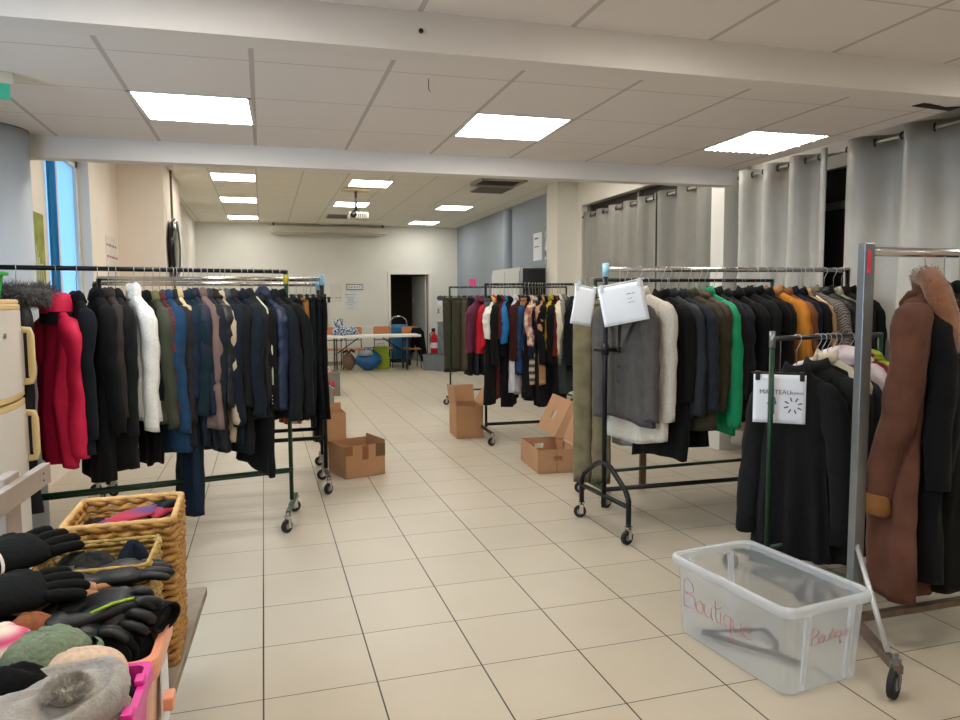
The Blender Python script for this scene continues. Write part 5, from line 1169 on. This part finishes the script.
# ------------------------------------------------------------------ wooden bench and its baskets
WOODB = mat('beige_painted_wood', '#a8988b', .6, var=.06, vscale=7); BOARD = mat('grey_weathered_board', '#8b7d6c', .75, var=.18, vscale=10, bump=.15, bscale=40)
BA = math.radians(-2.6)
t = thing('wooden_bench', 'beige wooden bench with a back rail, holding the baskets', 'bench', (-.2, .09, 0), BA)
MB().bb((-.56, -2.0, .415), (0, 0, .45)).build('seat', BOARD, t, bevel=.004)
rl = MB().bb((-.575, -2.0, .89), (-.545, .06, .965)).build('back_rail', WOODB, t, bevel=.003)
for z in (.915, .94): MB().lathe([(.004, -.002), (.004, .002)], 8, axis='X').build('nail', DARKSTEEL, rl, loc=(-.545, -.02, z))
for y in (-.22, -1.9):
    MB().bb((-.615, y-.07, 0), (-.575, y+.06, .985)).build('post', WOODB, t, bevel=.003)
for y in (-.12, -1.9): MB().bb((-.30, y-.03, 0), (-.25, y+.03, .415)).build('leg', WOODB, t, bevel=.003)
WICK = mat('wicker', '#b3833f', .7, var=.34, vscale=26, bump=.3, bscale=90); WICKD = mat('wicker_rim', '#cfa263', .65, var=.2, vscale=30, bump=.2, bscale=120)
SEAG = mat('seagrass', '#b08f4c', .8, var=.3, vscale=35, bump=.4, bscale=140)
def basket(label, loc, rz, W, D, H, m, rim, rows, chunky, cut=None):
    t = thing('wicker_basket', label, 'basket', loc, rz)
    mb = MB(); mb.bb((-W/2+.01, -D/2+.01, 0), (W/2-.01, D/2-.01, .012))
    r = H/rows/2
    for k in range(rows):
        z = r+2*r*k; kk = 1-.06*(1-z/H); n = 84 if chunky else 110; pts = []
        base = rrect(W*kk, D*kk, .02, z, 4)
        per = []; L = 0
        closed = base+[base[0]]
        segs = []
        for a_, b_ in zip(closed[:-1], closed[1:]): l_ = (Vector(b_)-Vector(a_)).length; segs.append((a_, b_, l_)); L += l_
        for i in range(n+1):
            s_ = L*(i % n)/n; acc = 0
            for a_, b_, l_ in segs:
                if acc+l_ >= s_ and l_ > 1e-9: p = Vector(a_).lerp(Vector(b_), (s_-acc)/l_); break
                acc += l_
            nrm = Vector((p.x/(W/2)**2*(abs(p.x)/(W/2))**6, p.y/(D/2)**2*(abs(p.y)/(D/2))**6, 0)); nrm = nrm.normalized() if nrm.length > 0 else Vector((1, 0, 0))
            wv = math.sin(i*PI/ (2 if chunky else 2.5) + k*PI)
            pts.append(p+nrm*(.0055 if chunky else .003)*wv+Vector((0, 0, (.004 if chunky else .001)*math.sin(i*PI/2+k))))
        mb.tube(pts, r*(1.05 if chunky else 1.02), 6, caps=False, flat=.8)
    mb.build('weave', m, t, smooth=True)
    # braided rim
    base = rrect(W, D, .022, H, 5); pts = base+[base[0], base[1]]
    rb = MB(); dense = []
    for a_, b_ in zip(pts[:-1], pts[1:]):
        n = max(1, int((Vector(b_)-Vector(a_)).length/.008))
        for i in range(n): dense.append(Vector(a_).lerp(Vector(b_), i/n))
    rb.tube(dense, [(.0095 if chunky else .006)*(1+.10*math.sin(i*1.3)) for i in range(len(dense))], 8, caps=False)
    rb.build('rim', rim, t, smooth=True)
    if chunky:
        rb = MB().tube([q-Vector((0, 0, .028)) for q in dense], [.005*(1+.2*math.sin(i*1.7)) for i in range(len(dense))], 6, caps=False)
        rb.build('braid', rim, t, smooth=True)
    return t
basket('tall chunky wicker basket at the far end of the bench', (-.388, -.40, .45), math.radians(1), .30, .315, .46, WICK, WICKD, 21, True)
basket('lower seagrass basket in front of the tall wicker one', (-.405, -.715, .45), 0, .275, .245, .425, SEAG, SEAG, 26, False)
# knitwear lying in the baskets
def lump(name, label, cat, loc, dims, m, seed=1, amp=.18, n=26, rz=0.0, parts=None, tilt=None, rib=0):
    t = thing(name, label, cat, loc, rz); rings = []
    for i in range(15):
        f = i/14; a_ = f*PI; k = max(.03, math.sin(a_)**.7); z = (1-math.cos(a_))/2
        ring = []
        for j in range(n):
            u = 2*PI*j/n; q = 1+amp*noise.noise(Vector((math.cos(u)*1.7+seed*5, math.sin(u)*1.7, z*2.5)))+amp*.5*noise.noise(Vector((math.cos(u)*5+seed*3, math.sin(u)*5, z*6)))
            if rib: q *= 1+.025*math.sin(rib*u)
            ring.append(Vector((dims[0]*k*q*math.cos(u), dims[1]*k*q*math.sin(u), dims[2]*z*(1+amp*.8*noise.noise(Vector((math.cos(u)*2+seed, math.sin(u)*2, 3)))))))
        if tilt is not None: ring = [tilt @ p for p in ring]
        rings.append([tuple(p) for p in ring])
    MB().loft(rings).build('knit', m, t, smooth=True)
    if parts: parts(t)
    return t
def scarf(label, pts, wid, m, name='scarf', th=.02, n=14, fr=None):
    """a folded strip of cloth laid along a path"""
    t = thing(name, label, 'scarf', pts[0]); P = [Vector(p)-Vector(pts[0]) for p in pts]; rings = []; d = []
    for k in range(len(P)-1):
        for q in range(8): d.append(P[k].lerp(P[k+1], q/8))
    d.append(P[-1])
    for i, p in enumerate(d):
        tg = (d[min(i+1, len(d)-1)]-d[max(i-1, 0)]).normalized(); sd = tg.cross(Vector((0, 0, 1))).normalized(); up = sd.cross(tg)
        rings.append([tuple(p+sd*(wid/2*sgnpow(math.cos(2*PI*j/n), .7))+up*(th/2*math.sin(2*PI*j/n)*(1+.3*math.sin(i*.8+j)))) for j in range(n)])
    MB().loft(rings).build('cloth', m, t, smooth=True); return t
scarf('red and violet striped scarf lying in the tall wicker basket', [(-.49, -.40, .845), (-.41, -.36, .875), (-.32, -.32, .885), (-.28, -.34, .87)], .10, pattern_mat('stripe', '#b02c3c', '#4a4278', 9))
scarf('black scarf in the far corner of the tall wicker basket', [(-.35, -.29, .86), (-.30, -.27, .885), (-.265, -.29, .885)], .09, fabm('#1a1c22'))
lump('woolly_hat', 'dark brown knitted hat in the left corner of the tall basket', 'hat', (-.495, -.33, .77), (.045, .045, .10), fabm('#3a2a22', 'fleece'), 3)
lump('sweater', 'dark folded sweaters filling the bottom of the tall basket', 'sweater', (-.39, -.40, .47), (.13, .135, .31), fabm('#2a2c36', 'fleece'), 8, .05)
lump('sweater', 'black ribbed sweater heaped in the seagrass basket', 'sweater', (-.44, -.70, .50), (.115, .105, .375), pattern_mat('stripe', '#1c2020', '#0e0f10', 28), 4, .10)
lump('sweater', 'dark navy fleece tucked in the right of the seagrass basket', 'sweater', (-.325, -.68, .50), (.06, .08, .385), fabm('#1b2132', 'fleece'), 6, .12)
# ---- plastic crates with hats and gloves
ORG = mat('pale_orange_plastic', '#f7c6aa', .4, trans=0.0); ORGD = mat('orange_plastic_rim', '#f6a783', .35); PNK = mat('pink_plastic', '#e2379c', .35)
t = thing('plastic_crate', 'pale orange plastic crate full of black gloves', 'crate', (-.415, -.965, .45), BA*.5)
W, D, H = .40, .285, .29
MB().loft([rrect(a_, b_, .03, z) for a_, b_, z in ((W-.05, D-.05, 0), (W-.02, D-.02, H-.03), (W-.03, D-.03, H-.03), (W-.06, D-.06, .01))], True, True).build('body', ORG, t)
MB().loft([rrect(a_, b_, .035, z) for a_, b_, z in ((W-.035, D-.035, H-.035), (W-.03, D-.03, H), (W+.006, D+.006, H), (W+.01, D+.01, H-.012), (W+.004, D+.004, H-.05), (W-.02, D-.02, H-.05))], False, False).build('rim', ORGD, t, smooth=False)
cl = MB().box((W/2+.006, -.02, H*.45), (.03, .05, .035)).build('clip', ORGD, t, bevel=.005)
MB().box((W/2-.004, .0, H*.47), (.003, .10, .17)).build('label', PAPER, t)
t = thing('plastic_crate', 'bright pink plastic crate under the grey beret', 'crate', (-.42, -1.295, .45), BA*.5)
W, D, H = .40, .33, .305
MB().loft([rrect(a_, b_, .02, z) for a_, b_, z in ((W-.05, D-.05, 0), (W-.02, D-.02, H-.03), (W-.03, D-.03, H-.03), (W-.06, D-.06, .01))], True, True).build('body', PNK, t)
MB().loft([rrect(a_, b_, .02, z) for a_, b_, z in ((W-.035, D-.035, H-.03), (W-.03, D-.03, H), (W, D, H), (W+.003, D+.003, H-.03))], False, False).build('rim', PNK, t)
for y in (-.06, .07): MB().box((W/2-.012, y, H+.006), (.02, .035, .012)).build('tab', PNK, t, bevel=.003)
def glove(label, loc, rz, m, s=1.0, curl=.25, puffy=1.15, pitch=0.0, roll=0.0, piping=None, thumb=1, name='glove', cuff=True, spread=1.0, group=None):
    t = thing(name, label, 'glove', loc, rz); t.rotation_euler = (roll, pitch, rz)
    # palm with an open cuff, lying along +x
    rings = []
    prof = [(-.10, .050, .024), (-.06, .047, .022), (-.025, .036, .018), (.0, .040, .02), (.03, .047, .021), (.07, .047, .02), (.092, .043, .016), (.10, .036, .010)]
    for x, w_, h_ in prof:
        rings.append([(x*s, w_*s*puffy*sgnpow(math.cos(2*PI*j/18), .8), h_*s*puffy*math.sin(2*PI*j/18)*(1+.08*math.sin(3*j+x*90)) + h_*s) for j in range(18)])
    MB().loft(rings, True, True).build('palm', m, t, smooth=True)
    if cuff:
        MB().loft([[(x*s, k*.05*s*puffy*math.cos(2*PI*j/18), k*.026*s*puffy*math.sin(2*PI*j/18)+.024*s) for j in range(18)] for x, k in ((-.07, 1.02), (-.075, 1.1), (-.12, 1.15), (-.125, 1.08), (-.12, .95), (-.08, .9))], False, False).build('cuff', m, t, smooth=True)
    for k, (y, L, r) in enumerate(((-.034, .078, .0105), (-.0115, .090, .0115), (.0115, .084, .0115), (.033, .066, .0105))):
        pts = []; a = 0; p = Vector((.088*s, y*s*puffy, .019*s)); dirn = .05*(k-1.5)*spread*2
        for q in range(10):
            pts.append(p.copy()); st = L*s/9; a += curl*(1+.15*k)/4.5 if q > 1 else 0
            p = p+Vector((math.cos(a)*math.cos(dirn), math.cos(a)*math.sin(dirn)*1.0, -math.sin(a)*.9))*st
        rr = [r*s*puffy*(1.0-.18*(q/9))*(1+.07*(q in (3, 6))) for q in range(10)]; rr[-1] *= .55; rr[0] *= .9
        MB().tube(pts, rr, 10).build('finger', m, t, smooth=True)
    yb = -thumb
    pts = [(.005*s, yb*.034*s, .02*s), (.025*s, yb*.052*s, .02*s), (.05*s, yb*.066*s, .017*s), (.072*s, yb*.070*s, .012*s), (.085*s, yb*.069*s, .010*s)]
    MB().tube(pts, [.014*s*puffy, .015*s*puffy, .0135*s*puffy, .012*s*puffy, .006*s], 10).build('thumb', m, t, smooth=True)
    if piping:
        MB().tube([(-.03*s+.02*s*math.cos(u), .05*s*puffy*math.sin(u), .024*s+.023*s*puffy*math.cos(u)*1.0) for u in [(-1.45+2.9*q/12) for q in range(13)]], .0035*s, 6).build('piping', piping, t, smooth=True)
    return t
SKI = mat('black_ski_fabric', '#0f1010', .9, var=.15, vscale=20, bump=.3, bscale=70, spec=.2); LEA = mat('black_leather', '#0c0d0f', .5, var=.12, vscale=15, bump=.15, bscale=60); WOOLB = fabm('#17181b', 'fleece')
PIP = mat('cream_piping', '#e6d6c4', .6)
glove('black ski glove with cream piping, upper of the pair beside the rail', (-.625, -.77, .885), .75, SKI, 1.12, .2, 1.35, -.12, .25, PIP, -1)
glove('black ski glove with cream piping, lower of the pair beside the basket', (-.575, -.98, .86), .35, SKI, 1.12, .25, 1.35, -.06, .2, PIP, -1)
glove('tan suede mitten glove between the ski gloves and the black leather ones', (-.455, -.90, .83), .6, mat('tan_suede', '#a87850', .9, var=.15, vscale=20, sheen=.3), .8, .5, 1.1, 0, 0)
gl = [('long black leather glove stretched over the far crate corner', (-.37, -.83, .835), .12, LEA, .95, .3, 1.2, -.05, .1), ('black leather glove lying palm up on the pile', (-.37, -.95, .80), -.3, LEA, .95, .9, 1.35, -.1, .6),
      ('black cuffed wool glove hanging on the crate right corner', (-.31, -.90, .765), 2.75, WOOLB, .85, .7, 1.4, -.15, .2), ('black leather glove under the green edged one', (-.43, -1.03, .775), .1, LEA, .95, .7, 1.3, .0, -.2),
      ('black stretch glove with bent fingers at the crate front rim', (-.37, -1.0, .765), -.3, WOOLB, .8, 1.1, 1.35, .15, .1), ('black quilted glove deep in the orange crate', (-.50, -.93, .78), .7, SKI, .95, .5, 1.3, 0, 0),
      ('black glove with lime edge across the middle of the pile', (-.36, -1.0, .80), .55, LEA, .9, .6, 1.3, -.05, -.35)]
for i, a_ in enumerate(gl):
    o = glove(*a_, thumb=1 if i % 2 else -1)
    if 'lime' in a_[0]: MB().tube([(-.02, -.05, .03), (.03, -.052, .035), (.08, -.045, .03)], .004, 6).build('lime_edge', mat('lime_edge', '#9bbf2a', .5), o, smooth=True)
lump('woolly_hat', 'black fleece hat filling the middle of the orange crate', 'hat', (-.39, -.96, .60), (.13, .11, .19), fabm('#141517', 'fleece'), 12, .15)
lump('woolly_hat', 'black wool hat at the right side of the orange crate', 'hat', (-.30, -.97, .60), (.06, .08, .165), fabm('#1c1b1c', 'fleece'), 14, .12)
GRN = mat('green_knit', '#76846a', .95, var=.15, vscale=60, bump=.8, bscale=90)
lump('woolly_hat', 'sage green cable knit hat left of the black gloves', 'hat', (-.425, -1.155, .745), (.085, .07, .115), GRN, 21, .10, rz=.5, rib=18,
     parts=lambda t: MB().loft([[(k*.075*math.cos(2*PI*j/30)*(1+.03*(j % 2))+.03, k*.065*math.sin(2*PI*j/30)*(1+.03*(j % 2)), z) for j in range(30)] for k, z in ((1.0, .01), (1.1, .02), (1.08, .06), (.95, .065))], False, False).build('brim', GRN, t, smooth=True))
lump('woolly_hat', 'pink and cream striped knit hat at the left photo edge', 'hat', (-.525, -1.13, .75), (.075, .07, .12), pattern_mat('stripe', '#d9517f', '#e8dccb', 9), 23, .08)
lump('woolly_hat', 'rust brown knit hat behind the green one', 'hat', (-.475, -1.06, .78), (.05, .05, .085), fabm('#8a5436', 'fleece'), 25, .1)
lump('fur_hat', 'black fur hat left of the grey beret', 'hat', (-.47, -1.24, .70), (.09, .08, .13), fabm('#121212', 'fleece'), 27, .12)
lump('cap', 'cream cap standing behind the grey beret', 'hat', (-.36, -1.195, .715), (.105, .045, .115), fabm('#d9bda4', 'fleece'), 29, .04)
lump('knitted_scarf', 'beige boucle scarf at the right edge of the pink crate', 'scarf', (-.285, -1.31, .66), (.055, .10, .115), mat('boucle', '#b7a894', .95, var=.3, vscale=80, bump=1.0, bscale=80), 31, .12)
lump('woolly_hat', 'black hat squeezed between beret and crate wall', 'hat', (-.30, -1.24, .66), (.06, .06, .12), fabm('#131315', 'fleece'), 33, .06)
lump('knitted_scarf', 'dark scarves filling the pink crate under the beret', 'scarf', (-.43, -1.30, .47), (.15, .125, .24), fabm('#2b2a2a', 'fleece'), 35, .05)
# grey felt beret with a pompom
t = thing('beret', 'grey felt beret with a fluffy pompom, nearest the camera', 'hat', (-.375, -1.335, .745), .3)
BER = mat('grey_felt', '#9c958c', .95, var=.16, vscale=45, bump=.4, bscale=130, sheen=.3)
rings = []
for k, z in ((.55, .0), (.80, .004), (.97, .025), (1.0, .045), (.97, .062), (.90, .074), (.82, .078), (.76, .072), (.70, .064), (.62, .064), (.50, .070), (.30, .074), (.02, .075)):
    rings.append([(.142*k*math.cos(2*PI*j/40)*(1+.035*math.sin(2*2*PI*j/40+.6)), 0.128*k*math.sin(2*PI*j/40)*(1+.035*math.sin(3*2*PI*j/40)), z+.010*k*math.sin(2*PI*j/40*2+1)+.004*math.sin(2*PI*j/40*5)) for j in range(40)])
MB().loft(rings, True, True).build('felt', BER, t, smooth=True)
pm = MB(); R_ = random.Random(5)
pm.lathe([(.0, -.02), (.028, -.014), (.040, .0), (.034, .016), (.0, .026)], 16, c=(.03, -.045, .082))
for i in range(1700):
    n_ = Vector((R_.gauss(0, 1), R_.gauss(0, 1), abs(R_.gauss(0, 1))*.8)).normalized(); tt = n_.orthogonal().normalized()*.0016
    q = Vector((.03, -.045, .082))+Vector((n_.x*.036, n_.y*.036, n_.z*.024)); pm.add([q-tt, q+tt, q+n_*R_.uniform(.006, .014)], [(0, 1, 2)])
pm.build('pompom', mat('grey_pompom', '#a69f95', .9, var=.35, vscale=60), t)
